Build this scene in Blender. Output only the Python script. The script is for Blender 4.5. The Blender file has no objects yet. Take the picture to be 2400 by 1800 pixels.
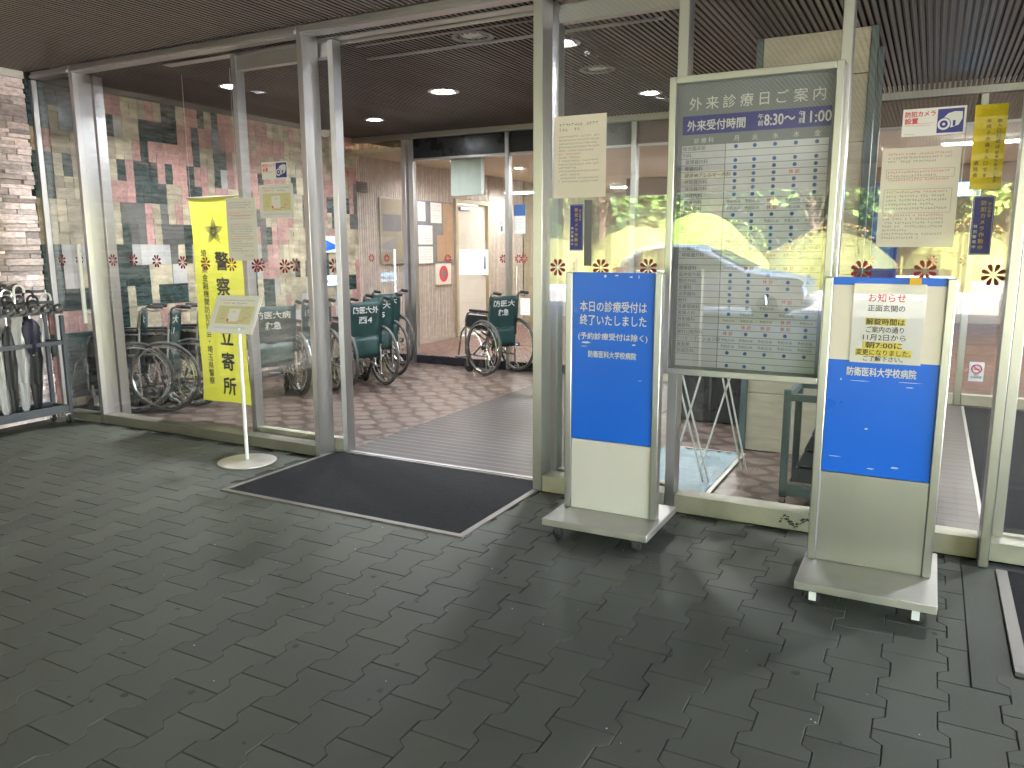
import bpy, math, random
from mathutils import Vector, Matrix
S = bpy.context.scene
COL = S.collection
R = math.radians
rnd = random.Random(7)

# ------------------------------------------------------------------ camera, world, sun, exposure
cd = bpy.data.cameras.new('camera'); cam = bpy.data.objects.new('camera', cd); COL.objects.link(cam)
PITCH, YAW, ROLL = R(9.93), R(27.9), R(0.2)
fw = Vector((-math.sin(YAW)*math.cos(PITCH), math.cos(YAW)*math.cos(PITCH), -math.sin(PITCH)))
rt0 = Vector((math.cos(YAW), math.sin(YAW), 0)); up0 = rt0.cross(fw)
rt = rt0*math.cos(ROLL) - up0*math.sin(ROLL); up = up0*math.cos(ROLL) + rt0*math.sin(ROLL)
mw = Matrix((rt, up, -fw)).transposed().to_4x4(); mw.translation = (0, 0, 1.45)
cam.matrix_world = mw
cd.sensor_width = 36; cd.lens = 1845/2400*36; cd.clip_start = 0.05; cd.clip_end = 600
S.camera = cam

SUN_EL, SUN_AZ = R(36), R(42)            # sun from behind the building's right side: it lights the garden, not the entrance
W = bpy.data.worlds.new('World'); S.world = W; W.use_nodes = True
nt = W.node_tree; bg = nt.nodes['Background']
sky = nt.nodes.new('ShaderNodeTexSky'); sky.sky_type = 'NISHITA'; sky.sun_disc = False
sky.sun_elevation = SUN_EL; sky.sun_rotation = SUN_AZ
wbm = nt.nodes.new('ShaderNodeMix'); wbm.data_type = 'RGBA'; wbm.blend_type = 'MULTIPLY'; wbm.inputs[0].default_value = 1; wbm.inputs[7].default_value = (1.06, .95, .88, 1)
nt.links.new(sky.outputs[0], wbm.inputs[6]); nt.links.new(wbm.outputs[2], bg.inputs[0]); bg.inputs[1].default_value = 0.15
sd = bpy.data.lights.new('sun', 'SUN'); sd.energy = 4.5; sd.angle = R(0.5); sd.color = (1, .93, .87)
sun = bpy.data.objects.new('sun', sd); COL.objects.link(sun)
sdir = Vector((math.sin(SUN_AZ)*math.cos(SUN_EL), math.cos(SUN_AZ)*math.cos(SUN_EL), math.sin(SUN_EL)))
sun.rotation_euler = sdir.to_track_quat('Z', 'Y').to_euler(); sun.location = (0, -30, 30)
S.view_settings.view_transform = 'Standard'; S.view_settings.look = 'None'
S.view_settings.exposure = 5.2; S.view_settings.gamma = 1
cy = S.cycles
cy.max_bounces = 10; cy.diffuse_bounces = 5; cy.glossy_bounces = 5; cy.transmission_bounces = 6
cy.transparent_max_bounces = 40; cy.caustics_reflective = False; cy.caustics_refractive = False
cy.sample_clamp_indirect = 1.5; cy.blur_glossy = 0.3

# ------------------------------------------------------------------ materials
def _new(name):
    m = bpy.data.materials.new(name); m.use_nodes = True
    return m, m.node_tree, m.node_tree.nodes['Principled BSDF']
def N(nt, t, **k):
    n = nt.nodes.new(t)
    for a, b in k.items(): setattr(n, a, b)
    return n
def mat(name, col, rough=.5, metal=0., var=.12, scale=6., bump=0., bscale=80., stretch=(1,1,1), rvar=.1, emit=None, estr=0., spec=None, tone=None, dirt=0.):
    """plain surface with noise in its colour, its gloss and (bump) its relief; tone = per-face attribute amount"""
    m, nt, p = _new(name)
    tc = N(nt, 'ShaderNodeTexCoord'); mp = N(nt, 'ShaderNodeMapping'); mp.inputs['Scale'].default_value = stretch
    nt.links.new(tc.outputs['Object'], mp.inputs[0])
    nz = N(nt, 'ShaderNodeTexNoise'); nz.inputs['Scale'].default_value = scale; nz.inputs['Detail'].default_value = 6
    nt.links.new(mp.outputs[0], nz.inputs['Vector'])
    hs = N(nt, 'ShaderNodeHueSaturation'); hs.inputs['Color'].default_value = (*col, 1)
    mr = N(nt, 'ShaderNodeMapRange'); mr.inputs[1].default_value = .25; mr.inputs[2].default_value = .75
    mr.inputs[3].default_value = 1-var; mr.inputs[4].default_value = 1+var
    nt.links.new(nz.outputs[0], mr.inputs[0])
    v = mr.outputs[0]
    if tone:
        at = N(nt, 'ShaderNodeAttribute'); at.attribute_name = 'tone'
        m2 = N(nt, 'ShaderNodeMapRange'); m2.inputs[3].default_value = 1-tone; m2.inputs[4].default_value = 1+tone
        nt.links.new(at.outputs['Fac'], m2.inputs[0])
        mu = N(nt, 'ShaderNodeMath', operation='MULTIPLY'); nt.links.new(v, mu.inputs[0]); nt.links.new(m2.outputs[0], mu.inputs[1]); v = mu.outputs[0]
    nt.links.new(v, hs.inputs['Value'])
    nt.links.new(hs.outputs[0], p.inputs['Base Color'])
    r2 = N(nt, 'ShaderNodeMapRange'); r2.inputs[1].default_value = .3; r2.inputs[2].default_value = .7
    r2.inputs[3].default_value = max(.02, rough-rvar); r2.inputs[4].default_value = min(1, rough+rvar)
    nt.links.new(nz.outputs[0], r2.inputs[0]); nt.links.new(r2.outputs[0], p.inputs['Roughness'])
    p.inputs['Metallic'].default_value = metal
    if spec is not None: p.inputs['Specular IOR Level'].default_value = spec
    if bump:
        n2 = N(nt, 'ShaderNodeTexNoise'); n2.inputs['Scale'].default_value = bscale; n2.inputs['Detail'].default_value = 4
        nt.links.new(mp.outputs[0], n2.inputs['Vector'])
        b = N(nt, 'ShaderNodeBump'); b.inputs['Strength'].default_value = bump; b.inputs['Distance'].default_value = .01
        nt.links.new(n2.outputs[0], b.inputs['Height']); nt.links.new(b.outputs[0], p.inputs['Normal'])
    if emit:
        p.inputs['Emission Color'].default_value = (*emit, 1); p.inputs['Emission Strength'].default_value = estr
    return m
def glass(name, tint=(.9,.95,.92), r0=.05, gain=1.):
    m, nt, p = _new(name); nt.nodes.remove(p); out = nt.nodes['Material Output']
    ge = N(nt, 'ShaderNodeNewGeometry'); dp = N(nt, 'ShaderNodeVectorMath', operation='DOT_PRODUCT')
    nt.links.new(ge.outputs['Normal'], dp.inputs[0]); nt.links.new(ge.outputs['Incoming'], dp.inputs[1])
    ab = N(nt, 'ShaderNodeMath', operation='ABSOLUTE'); nt.links.new(dp.outputs['Value'], ab.inputs[0])
    om = N(nt, 'ShaderNodeMath', operation='SUBTRACT'); om.inputs[0].default_value = 1; nt.links.new(ab.outputs[0], om.inputs[1])
    pw = N(nt, 'ShaderNodeMath', operation='POWER'); nt.links.new(om.outputs[0], pw.inputs[0]); pw.inputs[1].default_value = 5
    ma = N(nt, 'ShaderNodeMath', operation='MULTIPLY_ADD'); nt.links.new(pw.outputs[0], ma.inputs[0]); ma.inputs[1].default_value = (1-r0)*gain; ma.inputs[2].default_value = r0*gain
    ma.use_clamp = True
    tr = N(nt, 'ShaderNodeBsdfTransparent'); tr.inputs[0].default_value = (*tint, 1)
    gl = N(nt, 'ShaderNodeBsdfGlossy'); gl.inputs['Roughness'].default_value = 0.0; gl.inputs[0].default_value = (1, 1, 1, 1)
    mx = N(nt, 'ShaderNodeMixShader'); nt.links.new(ma.outputs[0], mx.inputs[0]); nt.links.new(tr.outputs[0], mx.inputs[1]); nt.links.new(gl.outputs[0], mx.inputs[2])
    nt.links.new(mx.outputs[0], out.inputs[0])
    return m
def lamp_mat(name, col, st):
    m, nt, p = _new(name); p.inputs['Base Color'].default_value = (.8, .8, .8, 1)
    p.inputs['Emission Color'].default_value = (*col, 1); p.inputs['Emission Strength'].default_value = st
    return m

M = {}
M['paver'] = mat('paver', (.079, .083, .063), .7, var=.24, scale=2.2, bump=.25, bscale=260, tone=.13, rvar=.1)
M['gum'] = mat('gum_spot', (.052, .052, .043), .8)
M['joint'] = mat('joint', (.046, .047, .038), .9, var=.3, scale=20)
M['asphalt'] = mat('asphalt', (.19, .187, .185), .9, var=.12, scale=3, bump=.4, bscale=120)
M['earth'] = mat('earth', (.12, .105, .075), .95, var=.3, scale=2)
M['kerb'] = mat('kerb', (.4, .39, .36), .8, scale=8)
M['alu'] = mat('brushed_aluminium', (.52, .515, .52), .36, 1, var=.035, scale=10, stretch=(30, 30, .3), rvar=.04)
M['alu_h'] = mat('brushed_aluminium_rail', (.44, .43, .425), .38, 1, var=.08, scale=14, stretch=(.6, 30, 30), rvar=.08)
M['alu_old'] = mat('dull_aluminium', (.50, .475, .445), .45, .8, var=.18, scale=5, rvar=.1)
M['steel'] = mat('stainless_panel', (.58, .575, .59), .34, 1, var=.02, scale=5, stretch=(6, 6, .12), rvar=.03, bump=.10, bscale=1.6)
M['sill'] = mat('worn_sill', (.42, .40, .31), .5, .25, var=.28, scale=4, bump=.1, bscale=40)
M['chrome'] = mat('chrome', (.7, .7, .7), .14, 1, var=.04, rvar=.04)
M['steel_grey'] = mat('grey_steel_paint', (.085, .09, .11), .45, .2, var=.15)
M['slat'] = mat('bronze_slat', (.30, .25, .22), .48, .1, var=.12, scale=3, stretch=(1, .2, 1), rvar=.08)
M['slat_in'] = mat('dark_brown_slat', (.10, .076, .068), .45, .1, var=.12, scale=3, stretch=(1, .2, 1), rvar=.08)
M['gap_shade'] = mat('slat_gap_shade', (.012, .011, .010), .9)  # near-black for slat sides and backing: shade between slats put into colour
M['cream_ceiling'] = mat('cream_ceiling', (.62, .55, .42), .8, var=.04)
M['glass'] = glass('clear_glass', (.988, .993, .99), .046, 1.0)
M['glass_case'] = glass('case_glass', (.985, .985, .985), .055, 1.1)
M['edging'] = mat('worn_edging', (.17, .155, .14), .5, .4, var=.25, scale=6, rvar=.1)
M['sill_worn'] = mat('weathered_sill', (.17, .16, .125), .5, .25, var=.28, scale=4, bump=.1, bscale=40)
M['mat'] = mat('entrance_mat', (.038, .0375, .039), .95, var=.4, scale=160, bump=.9, bscale=420, spec=.1)
M['white'] = mat('white_paint', (.78, .78, .76), .5, var=.04)
M['paper'] = mat('paper', (.82, .80, .76), .7, var=.03, scale=12)
M['film'] = mat('cream_film', (.78, .72, .62), .45, var=.04)
M['ink'] = mat('black_ink', (.02, .02, .022), .6, var=.05)
M['greyink'] = mat('grey_ink', (.18, .18, .19), .6, var=.05)
M['redink'] = mat('red_ink', (.62, .05, .08), .6, var=.05)
M['pinkink'] = mat('pink_ink', (.70, .10, .22), .6, var=.05)
M['blueink'] = mat('blue_ink', (.05, .14, .38), .6, var=.05)
M['goldink'] = mat('gold_ink', (.60, .42, .10), .55, var=.05)
M['blue'] = mat('blue_panel', (.004, .145, .78), .32, var=.05, scale=3, rvar=.06)
M['navy'] = mat('navy_print', (.045, .045, .26), .5, var=.06)
M['cream'] = mat('cream_panel', (.69, .655, .60), .38, var=.05, scale=3, rvar=.06)
def cloth(name, col):
    m = mat(name, col, .8, var=.05, scale=5); nt = m.node_tree; p = nt.nodes['Principled BSDF']; out = nt.nodes['Material Output']
    t = N(nt, 'ShaderNodeBsdfTranslucent'); t.inputs[0].default_value = (*col, 1); x = N(nt, 'ShaderNodeMixShader'); x.inputs[0].default_value = .42
    nt.links.new(p.outputs[0], x.inputs[1]); nt.links.new(t.outputs[0], x.inputs[2]); nt.links.new(x.outputs[0], out.inputs[0]); return m
M['yellow'] = cloth('yellow_cloth', (.84, .83, .10))
M['amber'] = mat('amber_film', (.78, .60, .02), .3, var=.12, scale=9)
M['highlight'] = mat('highlighter', (.78, .64, .10), .6, var=.08)
M['tapeor'] = mat('orange_tape', (.78, .45, .03), .5, var=.06)
M['palegreen'] = mat('pale_green_board', (.44, .50, .44), .5, var=.03)
M['boardgrey'] = mat('board_grey', (.22, .24, .25), .5, var=.06)
M['strip'] = mat('board_strip', (.68, .71, .75), .5, var=.05, scale=14)
M['strip_name'] = mat('board_name_strip', (.60, .62, .64), .5, var=.06, scale=10)
M['strip_white'] = mat('board_white_strip', (.75, .75, .68), .5, var=.05)
M['tyre'] = mat('grey_tyre', (.055, .055, .052), .7, var=.15)
M['rubber'] = mat('black_rubber', (.015, .015, .015), .6, var=.2)
M['green'] = mat('green_vinyl', (.011, .043, .043), .42, var=.12, scale=9, bump=.2, bscale=60)
M['blackv'] = mat('black_vinyl', (.014, .015, .016), .4, var=.15)
M['tubem'] = mat('wheelchair_tube', (.50, .49, .47), .25, 1, var=.06)
M['letter'] = mat('white_lettering', (.72, .73, .73), .5, var=.03)
M['flower'] = mat('red_decal', (.30, .016, .024), .5, var=.12, scale=30)
M['flowerc'] = mat('decal_centre', (.13, .09, .04), .5)
M['stone_g'] = mat('green_marble', (.022, .042, .041), .28, var=.45, scale=5, stretch=(1, 1, 6), rvar=.08, tone=.3)
M['stone_c'] = mat('cream_stone', (.36, .315, .22), .55, var=.42, scale=7, stretch=(1, 1, 2.2), bump=.5, bscale=50, tone=.25)
M['stone_p'] = mat('pink_stone', (.37, .205, .185), .6, var=.34, scale=34, bump=.6, bscale=70, tone=.22)
M['stone_w'] = mat('pale_stone', (.36, .355, .34), .4, var=.2, scale=8, tone=.2)
M['stone_d'] = mat('dark_grey_stone', (.085, .088, .085), .4, var=.3, scale=8, stretch=(1, 1, 5), tone=.3)
M['ledge'] = mat('stacked_stone', (.72, .62, .60), .8, var=.35, scale=22, stretch=(1, 1, 2.5), bump=.9, bscale=60, tone=.5)
M['rib'] = mat('ribbed_tile', (.52, .44, .385), .55, var=.18, scale=12, tone=.12, bump=.2)
M['dark'] = mat('dark_panel', (.015, .015, .019), .3, var=.1)
M['brownwood'] = mat('brown_fascia', (.13, .075, .055), .5, var=.1, scale=4, stretch=(.3, 1, 8))
M['column'] = mat('beige_column_stone', (.43, .385, .285), .6, var=.16, scale=4, stretch=(1, 1, 5), bump=.25, bscale=25)
M['teal'] = mat('grey_green_steel', (.10, .135, .135), .45, .2, var=.15)
M['bluesheet'] = mat('pale_blue_sheet', (.17, .235, .255), .45, var=.22, scale=9, bump=.6, bscale=12)
M['door'] = mat('beige_door', (.50, .43, .30), .5, var=.05)
M['carpet'] = mat('lobby_floor', (.19, .105, .085), .45, var=.14, scale=5)
M['lobbywall'] = mat('lobby_wall', (.36, .31, .22), .7, var=.08)
M['bluelit'] = lamp_mat('lit_blue_sign', (.1, .5, .9), .25)
M['lamp'] = lamp_mat('lamp_lens', (.90, .95, 1), 9)
M['lampwarm'] = lamp_mat('warm_lamp_lens', (1, .82, .6), 7)
M['tube'] = lamp_mat('fluorescent_tube', (.95, 1, .98), 2.2)
M['lensoff'] = mat('unlit_lens', (.55, .55, .5), .3)
M['clearfilm'] = glass('plastic_cover', (.993, .993, .993), .02, .8)
M['umb_white'] = mat('white_umbrella', (.44, .44, .445), .35, var=.18, scale=14, stretch=(3, 3, .6))
M['umb_black'] = mat('black_umbrella', (.018, .018, .02), .45, var=.4, scale=14, stretch=(3, 3, .6))
M['umb_navy'] = mat('navy_umbrella', (.022, .020, .045), .5, var=.3)
M['lockm'] = mat('lock_body', (.16, .16, .165), .38, .7, var=.2)
M['car'] = mat('silver_car_paint', (.74, .74, .75), .25, .25, var=.04)
M['carglass'] = mat('car_window', (.02, .024, .028), .06, 0, var=.05, rvar=.03)
M['lampglass'] = mat('headlamp', (.7, .7, .72), .1, .3)
M['bark'] = mat('bark', (.08, .055, .04), .9, var=.3, scale=10)
M['leaf_y'] = mat('azalea_leaf', (.145, .155, .05), .55, var=.15, scale=1, tone=.2, spec=.12)
M['leaf_o'] = mat('autumn_leaf', (.30, .15, .06), .6, var=.4, scale=3, tone=.3, spec=.12)
M['leaf_g'] = mat('tree_leaf', (.09, .16, .04), .5, var=.4, scale=2, tone=.4, spec=.12)
M['leaf_d'] = mat('dark_leaf', (.022, .058, .022), .5, var=.4, scale=2, tone=.4, spec=.12)
M['leaf_l'] = mat('light_leaf', (.22, .34, .06), .5, var=.4, scale=2, tone=.4, spec=.12)
M['cart'] = mat('charcoal_crate', (.035, .037, .047), .5, var=.15)

def floor_tile_mat():
    m, nt, p = _new('patterned_floor_tile')
    tc = N(nt, 'ShaderNodeTexCoord'); sx = N(nt, 'ShaderNodeSeparateXYZ'); nt.links.new(tc.outputs['Object'], sx.inputs[0])
    def mth(op, a, b=None, c=None):
        n = N(nt, 'ShaderNodeMath', operation=op)
        for i, q in enumerate((a, b, c)):
            if q is None: continue
            if isinstance(q, (int, float)): n.inputs[i].default_value = q
            else: nt.links.new(q, n.inputs[i])
        return n.outputs[0]
    k = 2*math.pi/.265
    cx = mth('COSINE', mth('MULTIPLY', mth('ADD', sx.outputs[0], 4.523), k))
    cyy = mth('COSINE', mth('MULTIPLY', mth('ADD', sx.outputs[1], -6.061), k))
    f = mth('ADD', mth('MULTIPLY', cx, .8), cyy)
    ring = mth('LESS_THAN', mth('ABSOLUTE', mth('SUBTRACT', f, .42)), .72)
    nz = N(nt, 'ShaderNodeTexNoise'); nz.inputs['Scale'].default_value = 9; nz.inputs['Detail'].default_value = 5; nt.links.new(tc.outputs['Object'], nz.inputs[0])
    mx = N(nt, 'ShaderNodeMix', data_type='RGBA'); nt.links.new(ring, mx.inputs[0])
    mx.inputs[6].default_value = (.135, .102, .086, 1); mx.inputs[7].default_value = (.066, .043, .035, 1)
    g = None
    for o, off in ((0, 4.523), (1, -6.061)):
        fr = mth('FRACT', mth('MULTIPLY', mth('ADD', sx.outputs[o], off+100*.1325), 1/.1325))
        gg = mth('LESS_THAN', fr, .03); g = gg if g is None else mth('MAXIMUM', g, gg)
    m2 = N(nt, 'ShaderNodeMix', data_type='RGBA'); nt.links.new(g, m2.inputs[0]); nt.links.new(mx.outputs[2], m2.inputs[6]); m2.inputs[7].default_value = (.07, .045, .035, 1)
    hs = N(nt, 'ShaderNodeHueSaturation'); nt.links.new(m2.outputs[2], hs.inputs['Color'])
    nt.links.new(mth('MULTIPLY_ADD', nz.outputs[0], .7, .65), hs.inputs['Value'])
    nt.links.new(hs.outputs[0], p.inputs['Base Color'])
    nt.links.new(mth('MULTIPLY_ADD', nz.outputs[0], .25, .2), p.inputs['Roughness'])
    bp = N(nt, 'ShaderNodeBump'); bp.inputs['Strength'].default_value = .3; bp.inputs['Distance'].default_value = .003; bp.invert = True
    nt.links.new(g, bp.inputs['Height']); nt.links.new(bp.outputs[0], p.inputs['Normal'])
    return m
M['floortile'] = floor_tile_mat()

def strip_mat(name, c1, c2, pitch, axis, fr=.25, rough=.4, metal=0., dist=.004):
    """parallel grooves of a slatted grating"""
    m, nt, p = _new(name)
    tc = N(nt, 'ShaderNodeTexCoord'); sx = N(nt, 'ShaderNodeSeparateXYZ'); nt.links.new(tc.outputs['Object'], sx.inputs[0])
    a = N(nt, 'ShaderNodeMath', operation='MULTIPLY'); nt.links.new(sx.outputs[axis], a.inputs[0]); a.inputs[1].default_value = 1/pitch
    f = N(nt, 'ShaderNodeMath', operation='FRACT'); nt.links.new(a.outputs[0], f.inputs[0])
    l = N(nt, 'ShaderNodeMath', operation='LESS_THAN'); nt.links.new(f.outputs[0], l.inputs[0]); l.inputs[1].default_value = fr
    mx = N(nt, 'ShaderNodeMix', data_type='RGBA'); nt.links.new(l.outputs[0], mx.inputs[0]); mx.inputs[6].default_value = (*c1, 1); mx.inputs[7].default_value = (*c2, 1)
    nz = N(nt, 'ShaderNodeTexNoise'); nz.inputs['Scale'].default_value = 4; nz.inputs['Detail'].default_value = 6; nt.links.new(tc.outputs['Object'], nz.inputs[0])
    hs = N(nt, 'ShaderNodeHueSaturation'); nt.links.new(mx.outputs[2], hs.inputs['Color'])
    mm = N(nt, 'ShaderNodeMath', operation='MULTIPLY_ADD'); nt.links.new(nz.outputs[0], mm.inputs[0]); mm.inputs[1].default_value = .7; mm.inputs[2].default_value = .65
    nt.links.new(mm.outputs[0], hs.inputs['Value']); nt.links.new(hs.outputs[0], p.inputs['Base Color'])
    p.inputs['Metallic'].default_value = metal; p.inputs['Roughness'].default_value = rough
    b = N(nt, 'ShaderNodeBump'); b.invert = True; b.inputs['Strength'].default_value = .6; b.inputs['Distance'].default_value = dist
    nt.links.new(l.outputs[0], b.inputs['Height']); nt.links.new(b.outputs[0], p.inputs['Normal'])
    return m
M['grate'] = strip_mat('metal_grating', (.045, .037, .034), (.17, .15, .14), .085, 1, .14, .40, .3)
M['grate2'] = strip_mat('brown_grating', (.10, .077, .072), (.04, .03, .028), .11, 1, .10, .35, .2)

# ------------------------------------------------------------------ mesh collecting
_tc = bpy.data.curves.new('lettering_source', 'FONT'); _to = bpy.data.objects.new('lettering_source', _tc)
_tcache = {}
def text_geo(s, bold):
    key = (s, bold)
    if key not in _tcache:
        COL.objects.link(_to) if _to.name not in COL.objects else None
        _tc.body = s; _tc.offset = bold; _tc.resolution_u = 2; _tc.align_x = 'LEFT'
        dg = bpy.context.evaluated_depsgraph_get(); dg.update()
        ev = _to.evaluated_get(dg); me = ev.to_mesh()
        V = [v.co.copy() for v in me.vertices]; F = [tuple(p.vertices) for p in me.polygons]
        ev.to_mesh_clear()
        _tcache[key] = (V, F)
    return _tcache[key]

def frame(o, x=(1, 0, 0), y=(0, 0, 1)):
    x = Vector(x).normalized(); y = Vector(y).normalized(); z = x.cross(y)
    m = Matrix((x, y, z)).transposed().to_4x4(); m.translation = o
    return m

class MB:
    def __init__(s): s.v = []; s.f = []; s.m = []; s.t = []; s.sm = []
    def add(s, V, F, m=0, tone=.5, smooth=True):
        b = len(s.v); s.v += [tuple(q) for q in V]
        for f in F: s.f.append(tuple(i+b for i in f)); s.m.append(m); s.t.append(tone); s.sm.append(smooth)
    def box(s, x0, x1, y0, y1, z0, z1, m=0, tone=.5, T=None):
        V = [Vector((x, y, z)) for z in (z0, z1) for y in (y0, y1) for x in (x0, x1)]
        if T: V = [T @ q for q in V]
        s.add(V, [(0, 2, 3, 1), (4, 5, 7, 6), (0, 1, 5, 4), (2, 6, 7, 3), (0, 4, 6, 2), (1, 3, 7, 5)], m, tone)
        return s
    def quad(s, T, x0, x1, y0, y1, m=0, z=0., tone=.5):
        s.add([T @ Vector(q) for q in ((x0, y0, z), (x1, y0, z), (x1, y1, z), (x0, y1, z))], [(0, 1, 2, 3)], m, tone); return s
    def tube(s, pts, r, n=8, m=0, closed=False, cap=True):
        P = [Vector(p) for p in pts]; k = len(P); rs = r if isinstance(r, (list, tuple)) else [r]*k
        V = []; prev = None
        for i in range(k):
            if closed: d = (P[(i+1) % k]-P[i-1])
            else: d = P[min(i+1, k-1)]-P[max(i-1, 0)]
            d.normalize()
            if prev is None:
                a = Vector((0, 0, 1)) if abs(d.z) < .9 else Vector((1, 0, 0))
                u = d.cross(a).normalized()
            else: u = (prev - d*prev.dot(d)).normalized()
            prev = u; w = d.cross(u)
            for j in range(n):
                t = 2*math.pi*j/n; V.append(P[i]+(u*math.cos(t)+w*math.sin(t))*rs[i])
        F = []
        for i in range(k if closed else k-1):
            a, b = i*n, ((i+1) % k)*n
            for j in range(n): F.append((a+j, a+(j+1) % n, b+(j+1) % n, b+j))
        if cap and not closed: F += [tuple(range(n-1, -1, -1)), tuple(range((k-1)*n, k*n))]
        s.add(V, F, m); return s
    def torus(s, c, ax, RR, r, n=36, k=8, m=0):
        c = Vector(c); ax = Vector(ax).normalized(); a = Vector((0, 0, 1)) if abs(ax.z) < .9 else Vector((1, 0, 0))
        u = ax.cross(a).normalized(); w = ax.cross(u)
        return s.tube([c+(u*math.cos(2*math.pi*i/n)+w*math.sin(2*math.pi*i/n))*RR for i in range(n)], r, k, m, closed=True)
    def lathe(s, c, prof, n=24, m=0, ax=(0, 0, 1)):
        c = Vector(c); q = Vector(ax).to_track_quat('Z', 'Y'); V = []; F = []
        for r, z in prof:
            for j in range(n): t = 2*math.pi*j/n; V.append(c+q @ Vector((r*math.cos(t), r*math.sin(t), z)))
        for i in range(len(prof)-1):
            for j in range(n): F.append((i*n+j, i*n+(j+1) % n, (i+1)*n+(j+1) % n, (i+1)*n+j))
        F += [tuple(range(n-1, -1, -1)), tuple(range((len(prof)-1)*n, len(prof)*n))]
        s.add(V, F, m); return s
    def prism(s, T, pts, z0, z1, m=0):
        k = len(pts); V = [T @ Vector((x, y, z0)) for x, y in pts]+[T @ Vector((x, y, z1)) for x, y in pts]
        F = [tuple(range(k-1, -1, -1)), tuple(range(k, 2*k))]+[(i, (i+1) % k, (i+1) % k+k, i+k) for i in range(k)]
        s.add(V, F, m); return s
    def text(s, T, st, x, y, h, m=0, bold=0., w=None, align='L', z=.0015):
        """one line of lettering, h = height of a full character, at baseline (x, y) of frame T"""
        V, F = text_geo(st, 0)
        if not V: return s
        x0 = min(q.x for q in V); x1 = max(q.x for q in V); sc = h/.93
        sx = sc if w is None else w/(x1-x0)
        ox = x - x0*sx if align == 'L' else x-(x0+x1)/2*sx
        bb = bold*.8*sc
        for k, (dx, dy) in enumerate(((0, 0),) if not bold else ((-bb, 0), (bb, 0), (0, -bb), (0, bb), (0, 0))):
            s.add([T @ Vector((ox+q.x*sx+dx, y+q.y*sc+dy, z+.00012*k)) for q in V], F, m, smooth=False)
        return s
    def vtext(s, T, st, x, y, h, pitch, m=0, bold=0., z=.0015):
        """vertical lettering, centred on x, first character's top at y"""
        for i, ch in enumerate(st):
            if ch != ' ': s.text(T, ch, x, y-h-i*pitch, h, m, bold, align='C', z=z)
        return s
    def scribble(s, T, x0, x1, y, h, m=0, rg=rnd, z=.0012, dens=.8):
        """print too small to read: a run of tiny strokes"""
        x = x0
        while x < x1-h*.8:
            if rg.random() < .93:
                for k in range(2):
                    yy = y+h*rg.random()*.85; s.quad(T, x+h*.08, x+h*(.6+.25*rg.random()), yy, yy+h*.15*dens, m, z)
                xx = x+h*(.15+.6*rg.random()); s.quad(T, xx, xx+h*.14*dens, y, y+h*.95, m, z)
            x += h*1.05
        return s
    def build(s, name, mats, parent=None, bevel=0., world=True, smooth=True, angle=35):
        me = bpy.data.meshes.new(name); me.from_pydata(s.v, [], s.f)
        mats = mats if isinstance(mats, (list, tuple)) else [mats]
        for q in mats: me.materials.append(M[q] if isinstance(q, str) else q)
        me.polygons.foreach_set('material_index', s.m)
        if len(set(s.t)) > 1:
            a = me.attributes.new('tone', 'FLOAT', 'FACE'); a.data.foreach_set('value', s.t)
        if smooth:
            me.polygons.foreach_set('use_smooth', s.sm); me.set_sharp_from_angle(angle=R(angle))
        me.validate(); me.update()
        o = bpy.data.objects.new(name, me); COL.objects.link(o)
        if parent:
            o.parent = parent
            if world:
                root = parent; t = Vector((0, 0, 0))
                while root: t += root.location; root = root.parent
                if parent.type == 'EMPTY': o.matrix_parent_inverse = Matrix.Translation(-parent.location)
        if bevel:
            b = o.modifiers.new('bevel', 'BEVEL'); b.width = bevel; b.segments = 2; b.limit_method = 'ANGLE'; b.angle_limit = R(40)
        return o

def tag(o, label, cat, group=None):
    o['label'] = label; o['category'] = cat
    if group: o['group'] = group
    return o
def thing(name, label, cat, loc=(0, 0, 0), rz=0., group=None):
    o = bpy.data.objects.new(name, None); COL.objects.link(o); o.location = loc; o.rotation_euler = (0, 0, rz)
    o.empty_display_size = .1
    return tag(o, label, cat, group)
def structure(o, kind='structure'): o['kind'] = kind; return o
def kids(o): return [c for c in bpy.data.objects if c.parent is o]
def copy_tree(o, parent=None):
    c = o.copy(); COL.objects.link(c)
    if parent: c.parent = parent; c.matrix_parent_inverse = o.matrix_parent_inverse.copy()
    for ch in kids(o): copy_tree(ch, c)
    return c

# ------------------------------------------------------------------ ground
def pavers():
    g = MB(); a = .0165; P = .264; w = .1775
    side = [(0, 1), (.0545, 1), (.0795, -1), (.1845, -1), (.2095, 1), (.264, 1)]
    for i in range(-46, 16):
        xr = .138+w*i; xl = xr-w
        y0 = 2.705+.132*i; y0 -= math.floor((y0+.4)/P)*P
        for j in range(0, 18):
            yb = y0+P*j-.4 if False else y0+P*j
            if yb > 3.98: continue
            if -3.70 < xr-w/2 < -1.98 and yb > 3.30: continue
            if xr > .40 and yb > 2.86: continue
            ring = []
            for ins, z in ((.0036, 0), (.0013, -.0025), (.0013, -.009)):
                q = [(xr+a*s-ins, yb+(min(max(t, ins), P-ins))) for t, s in side]
                q += [(xl-a*s+ins, yb+(min(max(t, ins), P-ins))) for t, s in reversed(side)]
                ring.append([(min(x, .218) if xr > .30 and yb > 2.78 else x, min(y, 4.09), z) for x, y in q])
            k = 12; dz = rnd.uniform(-.0012, .0006)
            V = [(x, y, z+dz) for r in ring for x, y, z in r]
            F = [tuple(range(k))]+[(b*k+n, b*k+k+n, b*k+k+(n+1) % k, b*k+(n+1) % k) for b in range(2) for n in range(k)]
            g.add(V, F, 0, rnd.random(), smooth=False)
    return g
structure(pavers().build('pavement', ['paver'], smooth=False))
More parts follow.
